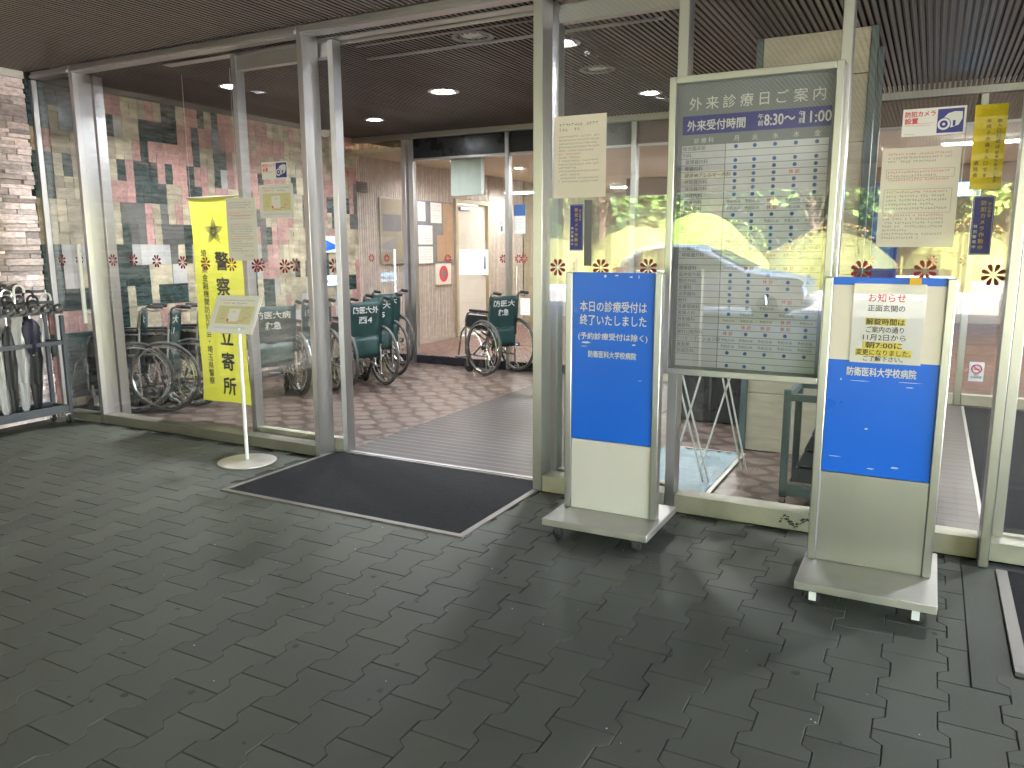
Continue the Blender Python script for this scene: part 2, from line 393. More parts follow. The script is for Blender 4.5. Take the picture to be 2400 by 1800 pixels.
def sheet(name, x0, x1, y0, y1, z, m):
    g = MB(); g.add([(x0, y0, z), (x1, y0, z), (x1, y1, z), (x0, y1, z)], [(0, 1, 2, 3)]); return structure(g.build(name, m, smooth=False))
sheet('pavement_bed', -9, 3.2, -.62, 4.1, -.0075, 'joint')
g = MB(); g.box(.222, .352, 2.842, 4.0, -.03, -.001); structure(g.build('concrete_edging', ['paver'], bevel=.004))
sheet('forecourt', -40, 40, -5.5, -.2, -.016, 'paver')
sheet('forecourt_side', 2.9, 40, -.2, 30, -.016, 'paver')
sheet('bounce_ground', 5.2, 40, -5.5, 4.1, -.010, 'kerb')  # unseen pale ground added to bounce sunlight under the canopy
sheet('road', -60, 60, -16.5, -5.5, -.014, 'asphalt')
sheet('terrain', -300, 300, -420, 100, -.06, 'earth')
g = MB(); g.box(-60, 60, -16.8, -16.5, -.1, .13); structure(g.build('kerb', ['kerb'], bevel=.02))
g = MB(); g.add([(-60, -16.8, .11), (60, -16.8, .11), (60, -60, .6), (-60, -60, .6)], [(0, 3, 2, 1)]); structure(g.build('lawn', ['earth'], smooth=False))
sheet('entrance_floor', -6.64, 3.2, 4.12, 8.24, -.004, 'floortile')
sheet('lobby_floor', -6.8, 6, 8.24, 17.1, -.004, 'carpet')
g = MB(); g.box(-3.64, -2.0, 4.33, 8.1, -.03, .003); structure(g.build('floor_grating', ['grate'], smooth=False))
g = MB(); g.box(-.12, .325, 4.33, 8.1, -.03, .003); g.box(.35, 2.6, 4.33, 8.1, -.03, .003, 1); structure(g.build('slatted_floor_strip', ['grate2', 'mat'], smooth=False))
g = MB()
for x in (.085, .325): g.box(x, x+.02, 4.33, 8.1, .0035, .009)
structure(g.build('floor_track', ['alu_h'], smooth=False))

# ------------------------------------------------------------------ ceilings
def slats(x0, x1, y0, y1, z, name, m='slat'):
    g = MB(); n = int((x1-x0)/.04)
    for i in range(n):
        x = x0+.04*i+rnd.uniform(-.0012, .0012); tn = rnd.random(); g.add([(x, y0, z), (x, y1, z), (x+.0235, y1, z), (x+.0235, y0, z)], [(0, 1, 2, 3)], 0, tn); g.box(x, x+.0235, y0, y1, z+.0005, z+.026, 1, tn)  # slat sides coloured dark so the gaps read as shaded
    g.box(x0, x1, y0, y1, z+.055, z+.06, 1)
    return structure(g.build(name, [m, 'gap_shade'], smooth=False))
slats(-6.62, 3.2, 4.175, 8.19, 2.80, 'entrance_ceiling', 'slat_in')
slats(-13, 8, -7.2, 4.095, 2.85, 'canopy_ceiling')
g = MB(); g.box(-13, 8, -7.4, 4.2, 2.93, 3.5); g.box(-13, 8, -7.42, -7.22, 2.45, 2.93)
tag(g.build('canopy_roof', ['cream'], bevel=.01), 'wide flat canopy roof over the forecourt seen in the glass reflections', 'roof')
g = MB(); g.box(-6.8, 6, 8.27, 17.1, 2.62, 2.66); structure(g.build('lobby_ceiling', ['cream_ceiling'], smooth=False))
g = MB(); g.box(-6.9, 6, 4.1, 17.2, 2.93, 3.6); structure(g.build('upper_floor', ['cream'], smooth=False))

# ------------------------------------------------------------------ walls
def ledgestone():
    g = MB(); z = 0.0
    while z < 2.80:
        h = rnd.choice((.026, .032, .038, .046, .055)); h = min(h, 2.82-z); y = -3.0-rnd.random()*.3
        while y < 4.06:
            L = rnd.uniform(.10, .42); y1 = min(y+L, 4.06)
            if y1-y > .02: 
                d = rnd.uniform(-.012, .02); s = rnd.uniform(-.006, .006)
                V = [(-6.72, y+.002, z+.0015), (-6.72, y1-.002, z+.0015), (-6.72, y1-.002, z+h-.0015), (-6.72, y+.002, z+h-.0015),
                     (-6.60+d+s, y+.002, z+.0015), (-6.60+d-s, y1-.002, z+.0015), (-6.60+d-s*.5+rnd.uniform(-.004, .004), y1-.002, z+h-.0015), (-6.60+d+s*.7+rnd.uniform(-.004, .004), y+.002, z+h-.0015)]
                g.add(V, [(4, 5, 6, 7), (0, 4, 7, 3), (1, 2, 6, 5), (3, 7, 6, 2), (0, 1, 5, 4)], 0, rnd.random(), smooth=False)
            y = y1
        z += h
    g.box(-6.95, -6.70, -3.2, 4.06, 0, 2.94, 1)
    return g
t = thing('stone_wall', 'side wall of thin stacked pinkish ledge stones left of the entrance', 'wall', (-6.6, 1, 0))
ledgestone().build('stone_cladding', ['ledge', 'joint'], t)
g = MB(); g.box(-6.62, -6.585, -3, 4.06, 2.79, 2.849); g.box(-6.70, -6.64, -3, 4.06, 2.851, 2.935); g.build('top_trim', ['cream'], t, bevel=.004)

def mosaic():
    g = MB(); r = random.Random(21); C = 49; Rr = 15; pw = .0852; ph = .1905; y0 = 4.068; z0 = -.045
    col = {}
    for c in range(C):
        for q in range(Rr):
            y = y0+pw*c; z = z0+ph*q; u = r.random()
            if y < 4.9: w = (('c', .5), ('p', .25), ('g', .2), ('w', .05))
            elif z > 1.75: w = (('p', .50), ('c', .36), ('g', .12), ('w', .02))
            elif z > 1.05: w = (('c', .52), ('p', .12), ('d', .16), ('g', .14), ('w', .06))
            else: w = (('c', .58), ('p', .16), ('g', .2), ('w', .06))
            for k, pr in w:
                u -= pr
                if u <= 0: break
            col[c, q] = k
            if c and r.random() < .28: col[c, q] = col[c-1, q]
            elif q and r.random() < .34: col[c, q] = col[c, q-1]
    def put(ya, za, yb, zb, k):
        for c in range(C):
            for q in range(Rr):
                y = y0+pw*(c+.5); z = z0+ph*(q+.5)
                if ya-.02 < y < yb+.02 and zb-.03 < z < za+.03: col[c, q] = k
    for a in ((4.07, 2.8, 4.75, 2.5, 'g'), (4.24, 2.5, 4.32, 2.12, 'c'), (4.336, 2.297, 4.42, 2.114, 'g'), (4.126, 2.141, 4.216, 1.908, 'g'), (4.119, 1.487, 4.198, 1.0, 'g'),
              (4.24, 2.1, 4.75, 1.5, 'c'), (4.2, 1.1, 4.45, .85, 'g'), (4.25, .85, 4.4, .72, 'p'), (4.3, .66, 4.55, .2, 'g'), (4.9, 2.75, 5.15, 2.4, 'c'),
              (5.072, 2.5, 5.143, 2.324, 'g'), (5.057, 2.281, 5.242, 2.109, 'g'), (5.057, 2.072, 5.353, 1.911, 'g'), (4.843, 1.852, 5.028, 1.696, 'd'), (5.688, 2.598, 5.764, 2.31, 'g'),
              (5.791, 2.796, 5.862, 2.613, 'g'), (5.583, 2.287, 5.655, 1.976, 'g'), (4.857, 2.194, 4.941, 2.052, 'g'), (4.86, 1.9, 5.1, 1.87, 'g'), (4.9, 1.5, 5.3, 1.3, 'w'),
              (5.2, 1.15, 5.5, .95, 'g'), (4.95, 1.25, 5.05, .95, 'g'), (5.25, 2.4, 5.6, 2.3, 'p')): put(*a)
    idx = {'g': 0, 'c': 1, 'p': 2, 'w': 3, 'd': 4}
    for c in range(C):
        for q in range(Rr):
            if col[c, q] == 'X': continue
            n = 1
            while c+n < C and col[c+n, q] == col[c, q] and n < 3 and r.random() < (.6 if col[c, q] in 'gd' else .25): n += 1
            m = col[c, q]
            for k in range(n): col[c+k, q] = 'X'
            ya = y0+pw*c; yb = min(ya+pw*n, 8.235); za = max(z0+ph*q, 0); zb = min(za+ph if q else ph+z0, 2.795)
            if zb <= za: continue
            k_ = 1 if m == 'w' else (2 if r.random() < .3 else 4); parts = [(za+(zb-za)*i_/k_, za+(zb-za)*(i_+1)/k_) for i_ in range(k_)]; tb = r.random()
            for (u, v) in parts:
                d = r.uniform(-.003, .004); g.box(-6.68, -6.60+d, ya+.0007, yb-.0007, u+.0004, v-.0004, idx[m], min(1, max(0, tb+r.uniform(-.3, .3))))
    return g
t = thing('mosaic_wall', 'long wall of green, cream and pink stone blocks behind the wheelchairs', 'wall', (-6.6, 6.2, 0))
mosaic().build('stone_blocks', ['stone_g', 'stone_c', 'stone_p', 'stone_w', 'stone_d'], t, smooth=False)
g = MB(); g.box(-6.9, -6.66, 4.06, 8.24, 0, 2.94); g.build('backing', ['joint'], t)
g = MB(); g.box(-6.598, -6.57, 4.17, 8.15, 0, .075); g.build('skirting', ['dark'], t)

def ribs(g, y0, y1, z0, z1, x=-6.75, dpt=.016):
    y = y0
    while y < y1:
        g.box(x-.03, x, y+.006, y+.042, z0, z1, 0, rnd.random()); y += .048
    g.box(x-.2, x-dpt, y0, y1, z0, z1+.14, 1)
t = thing('ribbed_wall', 'wall of narrow vertical ribbed tiles behind the notice boards', 'wall', (-6.75, 10.5, 0))
g = MB(); ribs(g, 8.26, 10.78, .09, 2.8); ribs(g, 11.90, 13.2, .09, 2.8); ribs(g, 10.78, 11.90, 2.2, 2.8); g.build('ribbed_tiles', ['rib', 'joint'], t, smooth=False)
g = MB()
for a, b in ((8.26, 10.78), (11.9, 13.2)): g.box(-6.79, -6.735, a, b, 0, .088)
g.build('skirting', ['rib'], t)
for i, z in enumerate((.62, 1.32, 2.2)):
    pass
t = thing('lobby_wall', 'plain tan walls closing the lobby behind the inner glass', 'wall', (0, 17, 0))
g = MB(); g.box(-6.9, 6.1, 17, 17.2, 0, 2.7); g.box(5.9, 6.1, 8.3, 17, 0, 2.7); g.box(-6.95, -6.75, 13.2, 17, 0, 2.7); g.build('plaster', ['lobbywall'], t, smooth=False)
g = MB(); g.box(3.2, 3.4, 4.2, 8.3, 0, 2.86); tag(g.build('end_wall', ['column'], smooth=False), 'beige wall closing the right end of the entrance hall', 'wall')
g = MB(); g.box(3.3, 11, 4.14, 4.4, 0, 2.86); tag(g.build('outer_wall', ['column'], smooth=False), 'beige outer wall beyond the right end of the glass front', 'wall')

t = thing('column', 'square beige stone column between the two doorways behind the glass', 'column', (-.78, 6, 0))
g = MB()
for k in range(7):
    z = k*.42; g.box(-1.10, -.45, 5.66, 6.3, z+.002, min(z+.418, 2.795), 0, rnd.random())
g.build('stone_facing', ['column'], t, bevel=.003)
for x in (-1.145, -.45):
    g = MB(); g.box(x, x+.045, 5.65, 5.72, 0, 2.796); g.box(x, x+.045, 6.25, 6.32, 0, 2.796); g.build('corner_trim', ['teal'], t, bevel=.003)

# ------------------------------------------------------------------ the outer glass front
F = thing('glass_front', 'outer glass entrance front with brushed metal posts', 'glass wall', (-3, 4.15, 0))
def part(name, boxes, m, parent, bevel=.003):
    g = MB()
    for b in boxes: g.box(*b)
    return g.build(name, m if isinstance(m, list) else [m], parent, bevel=bevel)
PX = [(-6.08, -6.04, 4.10, 4.255, 0, 2.856), (-6.08, -6.04, 4.275, 4.36, 0, 2.84), (-3.735, -3.692, 4.10, 4.255, 0, 2.852), (-2.03, -1.972, 4.095, 4.225, 0, 2.85), (.288, .328, 3.995, 4.15, 0, 2.85)]
for b in PX: part('post', [b], 'alu', F)
part('post', [(-6.60, -6.565, 4.10, 4.145, 0, 2.79)], 'alu', F)
for b in ((-1.218, -1.166, 4.10, 4.20, 0, 2.85), (-.450, -.402, 4.10, 4.20, 0, 2.85), (2.0, 2.05, 4.10, 4.2, 0, 2.85)): part('mullion', [b], 'alu', F)
for x0, x1 in ((-6.565, -6.082), (-6.038, -3.737), (-3.69, -2.032), (-1.97, -1.22), (-1.164, -.452), (-.400, .286), (.33, 1.998), (2.052, 3.3)):
    part('header_rail', [(x0, x1, 4.098, 4.20, 2.795, 2.848), (x0, x1, 4.085, 4.097, 2.80, 2.82)], 'alu_h', F)
for x0, x1, m, h in ((-6.565, -6.082, 'sill_worn', .06), (-6.038, -3.737, 'sill_worn', .075), (-1.97, -1.22, 'sill', .10), (-1.164, -.452, 'sill', .10), (-.400, .286, 'sill', .10), (.33, 1.998, 'sill', .09), (2.052, 3.3, 'sill', .09)):
    part('sill', [(x0, x1, 4.10, 4.22, 0, h)], m, F)
for x0, x1, z0 in ((-6.565, -6.082, .06), (-6.038, -3.737, .075), (-1.97, -1.22, .10), (-1.164, -.452, .10), (-.400, .286, .10), (2.052, 3.3, .09)):
    part('glass_pane', [(x0, x1, 4.146, 4.154, z0, 2.795)], 'glass', F, bevel=0)
g = MB(); g.tube([(-6.10, 4.06, .84), (-6.10, 4.06, 1.48)], .017, 10); g.tube([(-6.10, 4.06, .92), (-6.10, 4.15, .92)], .009, 6); g.tube([(-6.10, 4.06, 1.40), (-6.10, 4.15, 1.40)], .009, 6); g.build('pull_bar', ['white'], F)
g = MB(); rr = random.Random(5)
for i in range(70):
    u = rr.random(); x = -.60+.14*u; z = .045+.02*math.sin(u*9)+rr.uniform(-.012, .014)-.02*u*0
    a = rr.uniform(.003, .010); g.prism(frame((x, 4.099, z)), [(math.cos(k)*a*rr.uniform(.5, 1.3), math.sin(k)*a*.5*rr.uniform(.5, 1.3)) for k in (0, 1.1, 2.2, 3.3, 4.4, 5.5)], 0, .0006)
g.build('dirt_stain', ['joint'], F, smooth=False)

def leaf(name, label, x0, x1, y0, y1, handle_x=None):
    t = thing(name, label, 'door', ((x0+x1)/2, y0, 0))
    w = .045
    for a, b in ((x0, x0+w), (x1-w, x1)): part('stile', [(a, b, y0, y1, .012, 2.785)], 'alu', t)
    part('rail', [(x0+w, x1-w, y0+.01, y1-.01, 2.68, 2.775)], 'alu_h', t)
    part('rail', [(x0+w, x1-w, y0+.01, y1-.01, .012, .10)], 'sill', t)
    part('glass_pane', [(x0+w, x1-w, (y0+y1)/2-.004, (y0+y1)/2+.004, .10, 2.68)], 'glass', t, 0)
    return t
leaf('sliding_door', 'left sliding glass door pushed open behind the map notices', -4.50, -3.575, 4.262, 4.342)
leaf('sliding_door', 'right sliding glass door pushed open behind the schedule board', -1.995, -1.212, 4.262, 4.342)
leaf('sliding_door', 'closed glass door at the right edge behind the second mat', .345, 1.98, 4.20, 4.262)
g = MB(); g.box(-5.2, -.6, 4.262, 4.345, 2.79, 2.797); g.box(-3.69, -2.03, 4.37, 4.385, 2.775, 2.797)
tag(g.build('door_track', ['alu_h'], smooth=False), 'thin overhead metal track above the open doorway', 'track')

# ------------------------------------------------------------------ the inner glass front
F2 = thing('inner_glass_front', 'inner glass front with dark fascia between hall and lobby', 'glass wall', (-3, 8.2, 0))
for b in ((-5.85, -5.79, 8.17, 8.26, 0, 2.73), (-5.77, -5.70, 8.20, 8.27, 0, 2.73), (-4.41, -4.36, 8.17, 8.26, 0, 2.73), (-2.9, -2.84, 8.17, 8.26, 0, 2.73), (-1.3, -1.24, 8.17, 8.26, 0, 2.73), (-.62, -.56, 8.17, 8.26, 0, 2.73), (.262, .318, 8.17, 8.26, 0, 2.73), (1.6, 1.66, 8.17, 8.26, 0, 2.73)):
    part('post', [b], 'alu', F2)
part('header_rail', [(-6.6, 3.2, 8.165, 8.27, 2.735, 2.798)], 'alu_h', F2)
for a, b in ((-5.70, -4.412), (-4.358, -2.902), (-2.838, -1.302), (-1.238, -.622), (-.558, .26), (.32, 1.598), (1.662, 3.2)):
    part('fascia', [(a, b, 8.215, 8.25, 2.505, 2.733)], 'dark' if b < -2 else 'brownwood', F2)
    part('transom_rail', [(a, b, 8.19, 8.255, 2.475, 2.503)], 'alu_h', F2)
    part('glass_pane', [(a, b, 8.226, 8.234, .10, 2.474)], 'glass', F2, 0)
part('glass_pane', [(-6.6, -5.852, 8.226, 8.234, .10, 2.733)], 'glass', F2, 0)
part('base_rail', [(-6.6, -5.852, 8.18, 8.26, 0, .098), (-5.70, -4.412, 8.18, 8.26, 0, .098), (-4.358, -2.902, 8.18, 8.26, 0, .098)], 'dark', F2)
part('base_rail', [(-2.838, -1.302, 8.18, 8.26, 0, .098), (-1.238, -.622, 8.18, 8.26, 0, .098), (-.558, .26, 8.18, 8.26, 0, .098), (.32, 1.598, 8.18, 8.26, 0, .098), (1.662, 3.2, 8.18, 8.26, 0, .098)], 'sill', F2)
g = MB(); g.tube([(-5.95, 8.12, .88), (-5.95, 8.12, 1.42)], .016, 10); g.build('pull_bar', ['white'], F2)
g = MB(); g.tube([(-4.24, 8.14, .85), (-4.24, 8.14, 1.22)], .014, 10); g.build('pull_bar', ['chrome'], F2)

# ------------------------------------------------------------------ lamps
def downlight(x, y, z, label, power, r=.085, lit=True, warm=False, spread=150):
    t = thing('downlight', label, 'ceiling lamp', (x, y, z), group='recessed ceiling downlights')
    g = MB(); g.lathe((0, 0, 0), [(r, .03), (r*1.28, -.003), (r*1.25, -.008), (r*1.0, -.006), (r*.97, .012)], 28); g.build('trim_ring', ['alu' if lit else 'boardgrey'], t, world=False)
    g = MB(); g.lathe((0, 0, 0), [(r*.95, .008), (r*.6, .0), (r*.05, -.004)], 28); g.build('lens', ['lampwarm' if warm else ('lamp' if lit else 'lensoff')], t, world=False)
    if lit:
        d = bpy.data.lights.new('lamp_light', 'AREA'); d.shape = 'DISK'; d.size = r*1.8; d.energy = power; d.spread = R(spread)
        d.color = (1, .80, .6) if warm else (.93, .96, 1)
        o = bpy.data.objects.new('lamp_light', d); COL.objects.link(o); o.parent = t; o.location = (0, 0, -.03)
    return t
KL = 1.15; KB = .36
downlight(-5.40, 5.11, 2.80, 'lit downlight over the leftmost wheelchairs', 1.6*KL)
downlight(-5.44, 7.13, 2.80, 'lit downlight deeper in the hall near the mosaic wall', 1.6*KL)
downlight(-2.31, 5.14, 2.80, 'bright lit downlight just right of the door post', 1.5*KL)
downlight(-2.36, 7.12, 2.80, 'lit downlight left of the schedule board heading', 1.5*KL)
downlight(1.2, 5.3, 2.80, 'lit downlight over the right doorway grating', 1.5*KL)
downlight(1.2, 7.2, 2.80, 'lit downlight far back in the right hall', 1.5*KL)
downlight(-3.94, 6.17, 2.80, 'dim wide downlight in the middle of the hall ceiling', .5*KL, r=.11)
downlight(-2.77, 4.70, 2.80, 'unlit round ceiling fitting just inside the doorway', 0, r=.11, lit=False)
downlight(-2.42, 6.0, 2.80, 'unlit round ceiling fitting between two lit downlights', 0, r=.11, lit=False)
downlight(-6.0, 9.6, 2.62, 'small white downlight in the lobby above the notice boards', 2.0*KB, r=.06)
downlight(-5.70, 11.0, 2.62, 'warm orange downlight in the lobby ceiling', 1.0*KB*.8, r=.09, warm=True)
downlight(-3.0, 10.6, 2.62, 'warm downlight in the lobby behind the middle glass', 1.0*KB*.8, r=.09, warm=True)
def fluo(x, y, z, L, label, power, rz=0):
    t = thing('strip_light', label, 'ceiling lamp', (x, y, z), rz, 'fluorescent strip lights in the lobby')
    g = MB(); g.box(-L/2-.03, L/2+.03, -.09, .09, -.035, .0); g.build('housing', ['white'], t, world=False, bevel=.004)
    g = MB(); g.box(-L/2, L/2, -.065, .065, -.05, -.036); g.build('diffuser', ['tube'], t, world=False)
    d = bpy.data.lights.new('lamp_light', 'AREA'); d.shape = 'RECTANGLE'; d.size = L; d.size_y = .12; d.energy = power; d.color = (1, .98, .88)
    o = bpy.data.objects.new('lamp_light', d); COL.objects.link(o); o.parent = t; o.location = (0, 0, -.06)
fluo(-6.1, 12.2, 2.38, .9, 'long white strip light seen beside the far lobby door post', .6*KB)
fluo(-4.9, 15.0, 2.62, 1.6, 'long white strip light at the back of the lobby', 4*KB)
fluo(-2.4, 12.2, 2.62, 1.2, 'strip light in the middle of the lobby', 5*KB)
fluo(.6, 10.6, 2.62, 1.2, 'strip light in the lobby behind the right doorway', 4*KB)
fluo(2.6, 13.5, 2.62, 1.6, 'strip light at the far right of the lobby', 4*KB)
g = MB(); g.box(-3.75, -1.54, 4.845, 4.853, 2.788, 2.799); g.box(-3.75, -1.54, 4.872, 4.88, 2.788, 2.799)
tag(g.build('ceiling_rail', ['alu_h'], smooth=False), 'slim double metal rail on the slatted ceiling inside the doorway', 'rail')
g = MB(); g.box(-3.6, -2.1, 4.53, 4.545, 2.79, 2.799); tag(g.build('ceiling_trim', ['slat'], smooth=False), 'dark single trim line on the ceiling nearest the doorway', 'trim')

# ------------------------------------------------------------------ mats
def doormat(label, x0, x1, y0, y1, fw_=.036):
    t = thing('door_mat', label, 'mat', ((x0+x1)/2, (y0+y1)/2, 0))
    part('metal_edging', [(x0, x1, y0, y0+fw_, -.01, .009), (x0, x0+fw_, y0+fw_, y1, -.01, .0085), (x1-fw_, x1, y0+fw_, y1, -.01, .0085)], 'edging', t, .002)
    g = MB(); nx, ny = 90, 50; xa, xb, ya, yb = x0+fw_, x1-fw_, y0+fw_, y1
    V = [(xa+(xb-xa)*i/nx, ya+(yb-ya)*j/ny, .006+rnd.uniform(0, .0025)) for j in range(ny+1) for i in range(nx+1)]
    g.add(V, [(j*(nx+1)+i, j*(nx+1)+i+1, (j+1)*(nx+1)+i+1, (j+1)*(nx+1)+i) for j in range(ny) for i in range(nx)])
    g.build('pile', ['mat'], t)
doormat('dark grey entrance mat in a metal edge before the open doorway', -3.70, -1.99, 3.215, 4.245)
doormat('dark mat at the right edge with a pale metal border', .356, 1.75, 3.0, 3.985, .045)
part_ = part
g = MB(); g.box(-3.69, -2.03, 4.25, 4.262, -.01, .012); g.box(-3.69, -2.03, 4.28, 4.292, -.01, .012); g.box(-3.69, -2.03, 4.30, 4.325, -.01, .006)
tag(g.build('door_threshold', ['alu_h'], smooth=False), 'double metal threshold strip between mat and grating', 'threshold')

# ------------------------------------------------------------------ the two blue sign stands
def caster(name, x, y, z, t, r=.028, white=False):
    g = MB(); g.lathe((x, y-.012, z+r), [(r*.5, -.001), (r, .004), (r, .020), (r*.5, .025)], 18, 0, ax=(0, 1, 0))
    g.box(x-.014, x+.014, y-.018, y-.013, z+r*.8, z+2*r+.008, 1); g.box(x-.014, x+.014, y+.014, y+.019, z+r*.8, z+2*r+.008, 1); g.box(x-.02, x+.02, y-.02, y+.021, z+2*r+.006, z+2*r+.012, 1)
    return g.build(name, ['rubber', 'white' if white else 'chrome'], t)
def sign_stand(label, x0, x1, yc, bx0, bx1, by0, by1, split, ztop, lower, white):
    t = thing('sign_stand', label, 'sign stand', ((x0+x1)/2, yc, 0))
    zb = .072
    part('base', [(bx0, bx1, by0, by1, zb, zb+.034)], 'alu_old', t, .003)
    for cx in (bx0+.07, bx1-.07):
        for cyy in (by0+.05, by1-.05): caster('caster', cx, cyy, 0, t, .028, white)
    w = .034
    for a in (x0, x1-w): part('upright', [(a, a+w, yc-.028, yc+.028, zb+.035, ztop)], 'alu', t, .004)
    part('back_panel', [(x0+w, x1-w, yc+.004, yc+.018, zb+.035, ztop-.004)], 'white', t, 0)
    part('lower_panel', [(x0+w+.001, x1-w-.001, yc-.018, yc+.003, zb+.035, split-.003)], lower, t, .001)
    return t, w
T1, w = sign_stand('blue sign stand on casters saying reception has ended, left of the schedule board', -1.612, -1.118, 3.65, -1.635, -1.088, 3.40, 3.885, .478, 1.322, 'cream', False)
g = MB(); g.box(-1.577, -1.153, 3.632, 3.6535, .478, 1.322); p1 = g.build('blue_panel', ['blue'], T1, bevel=.001)
g = MB(); f = frame((-1.612, 3.632, 0))
for st, y, ww, b in (('本日の診療受付は', 1.135, .345, .016), ('終了いたしました', 1.068, .345, .016), ('(予約診療受付は除く)', .995, .36, .022), ('防衛医科大学校病院', .905, .25, .024)):
    g.text(f, st, .247, y, .052 if ww > .34 and ww < .35 else (.034 if ww == .36 else .034), 0, b, w=ww, align='C')
for x, y, a, h in ((.20, 1.300, .012, .012), (.255, 1.306, .02, .006), (.33, 1.300, .018, .005), (.375, 1.297, .004, .014), (.085, .972, .05, .008), (.35, .972, .02, .006), (.385, .80, .02, .002), (.08, .955, .04, .002)):
    g.prism(f, [(x, y), (x+a*.6, y-h*.2), (x+a, y+h*.4), (x+a*.7, y+h), (x+a*.1, y+h*.8)], .0005, .0012)
g.build('lettering', ['letter'], p1, smooth=False)
T2, w = sign_stand('wider blue and cream sign stand on white casters with a taped notice', -.388, .090, 3.50, -.40, .116, 3.20, 3.79, .505, 1.322, 'steel', True)
g = MB(); g.box(-.353, .055, 3.482, 3.5035, .505, 1.322); p2 = g.build('blue_panel', ['blue'], T2, bevel=.001)
g = MB(); g.box(-.353, .055, 3.4785, 3.4815, .985, 1.291); p3 = g.build('cream_panel', ['film'], T2, bevel=.0008)
g = MB(); f = frame((-.388, 3.482, 0)); g.text(f, '防衛医科大学校病院', .236, .925, .036, 0, .026, w=.255, align='C')
for x, y, a, h in ((.06, .572, .05, .003), (.30, .548, .03, .006), (.12, .900, .08, .002), (.30, .905, .09, .002), (.33, .885, .03, .003), (.085, .90, .006, .008), (.21, .535, .03, .003), (.19, .70, .015, .006)):
    g.prism(f, [(x, y), (x+a*.6, y-h*.2), (x+a, y+h*.4), (x+a*.7, y+h), (x+a*.1, y+h*.8)], .0005, .0012)
g.build('lettering', ['letter'], p2, smooth=False)
t = thing('notice_paper', 'white notice with yellow highlighted lines taped on the right sign stand', 'notice', (-.15, 3.47, 1.13))
g = MB(); f = frame((-.388, 3.4775, 0)); g.box(-.388+.115, -.388+.375, 3.4755, 3.4775, .978, 1.296); p = g.build('sheet', ['paper'], t)
f = frame((-.388, 3.4755, 0)); g = MB()
for x, y, ww, h in ((.165, 1.135, .145, .026), (.16, 1.040, .14, .024), (.135, 1.010, .205, .026)): g.quad(f, x, x+ww, y-.003, y+h, 2, .0004)
cx = .238
for st, y, ww, h, c, b in (('お知らせ', 1.228, .135, .034, 1, .012), ('正面玄関の', 1.190, .135, .026, 0, .006), ('解錠時間は', 1.136, .140, .026, 0, .012), ('ご案内の通り', 1.118-.014, .137, .026, 0, .004), ('11月2日から', 1.073, .155, .026, 0, .006), ('朝7:00に', 1.041, .135, .026, 0, .014), ('変更になりました。', 1.012, .20, .024, 0, .008), ('ご了解下さい。', .988, .145, .022, 0, .004)):
    g.text(f, st, cx, y, h, c, b, w=ww, align='C', z=.0009)
g.build('lettering', ['ink', 'redink', 'highlight'], p, smooth=False)
g = MB(); g.box(-.388+.113, -.388+.378, 3.4745, 3.4752, .975, 1.30); g.build('plastic_cover', ['clearfilm'], t)
g = MB(); g.box(-.075, -.033, 3.4715, 3.4735, 1.295, 1.322); tag(g.build('tape', ['tapeor']), 'small orange strip of tape on the right sign stand', 'tape')

# ------------------------------------------------------------------ the schedule board
T = thing('schedule_board', 'large framed outpatient schedule board hung on the glass front', 'notice board', (-.82, 4.04, .785))
bx0, bx1, bz0, bz1 = -1.225, -.418, .785, 2.272
fw2 = .034
part('frame', [(bx0, bx0+fw2, 4.0, 4.085, bz0, bz1), (bx1-fw2, bx1, 4.0, 4.085, bz0, bz1), (bx0+fw2, bx1-fw2, 4.0, 4.085, bz0, bz0+fw2), (bx0+fw2, bx1-fw2, 4.0, 4.085, bz1-fw2, bz1)], 'alu', T, .003)
g = MB(); g.box(bx0+fw2, bx1-fw2, 4.062, 4.08, bz0+fw2, bz1-fw2); bp = g.build('board', ['boardgrey'], T)
fb = frame((bx0, 4.062, 0)); L, Rt = .055, .757
g = MB(); g.quad(fb, L, Rt, 1.998, 2.088, 0, .0015); g.build('blue_band', ['navy'], bp, smooth=False)
rows = [('総合臨床部', 'ooooo'), ('内科', '     '), (' 循環器内科', 'ooooo'), (' 腎臓内科', 'ooooo'), (' 膠原病アレルギー内科', 'oooko'), (' 呼吸器内科', 'ooooo'), (' 消化器内科', 'ooooo'), (' 神経内科', 'ooooo'),
        (' 血液内科', 'yykyy'), (' 腫瘍内科', 'yykyy'), ('精神科', 'ooooo'), ('小児科', 'yoyyy'), ('外科', 'ooooo'), (' 消化器外科', 'ooooo'), (' 乳腺外科', 'yoooo'), (' 心臓血管外科', 'yookw'), (' 呼吸器外科', 'wwww '), ('', '     '), ('感染症科', 'ykykk'),
        ('脳神経外科', 'ooo o'), ('整形外科', 'ookoo'), ('皮膚科', 'oooo '), ('泌尿器科', 'ooo o'), ('眼科', 'oookw'), ('耳鼻咽喉科', 'ooyoy'), ('産婦人科', 'oyoyo'), ('放射線科', 'wwwkw'), ('麻酔科', 'okkko'), ('歯科口腔外科', 'koooo'), ('リハビリテーション部', 'yyyyy'), ('救急部', 'yyyyy'), ('形成外科', 'ooooo'), ('', '     '), ('', 'ooo  ')]
ztop, n = 1.945, len(rows); pitch = (ztop-.823)/n
gn, gs, gw, gt, gd, gk = MB(), MB(), MB(), MB(), MB(), MB()
cols = (.325, .415, .51, .605, .70)
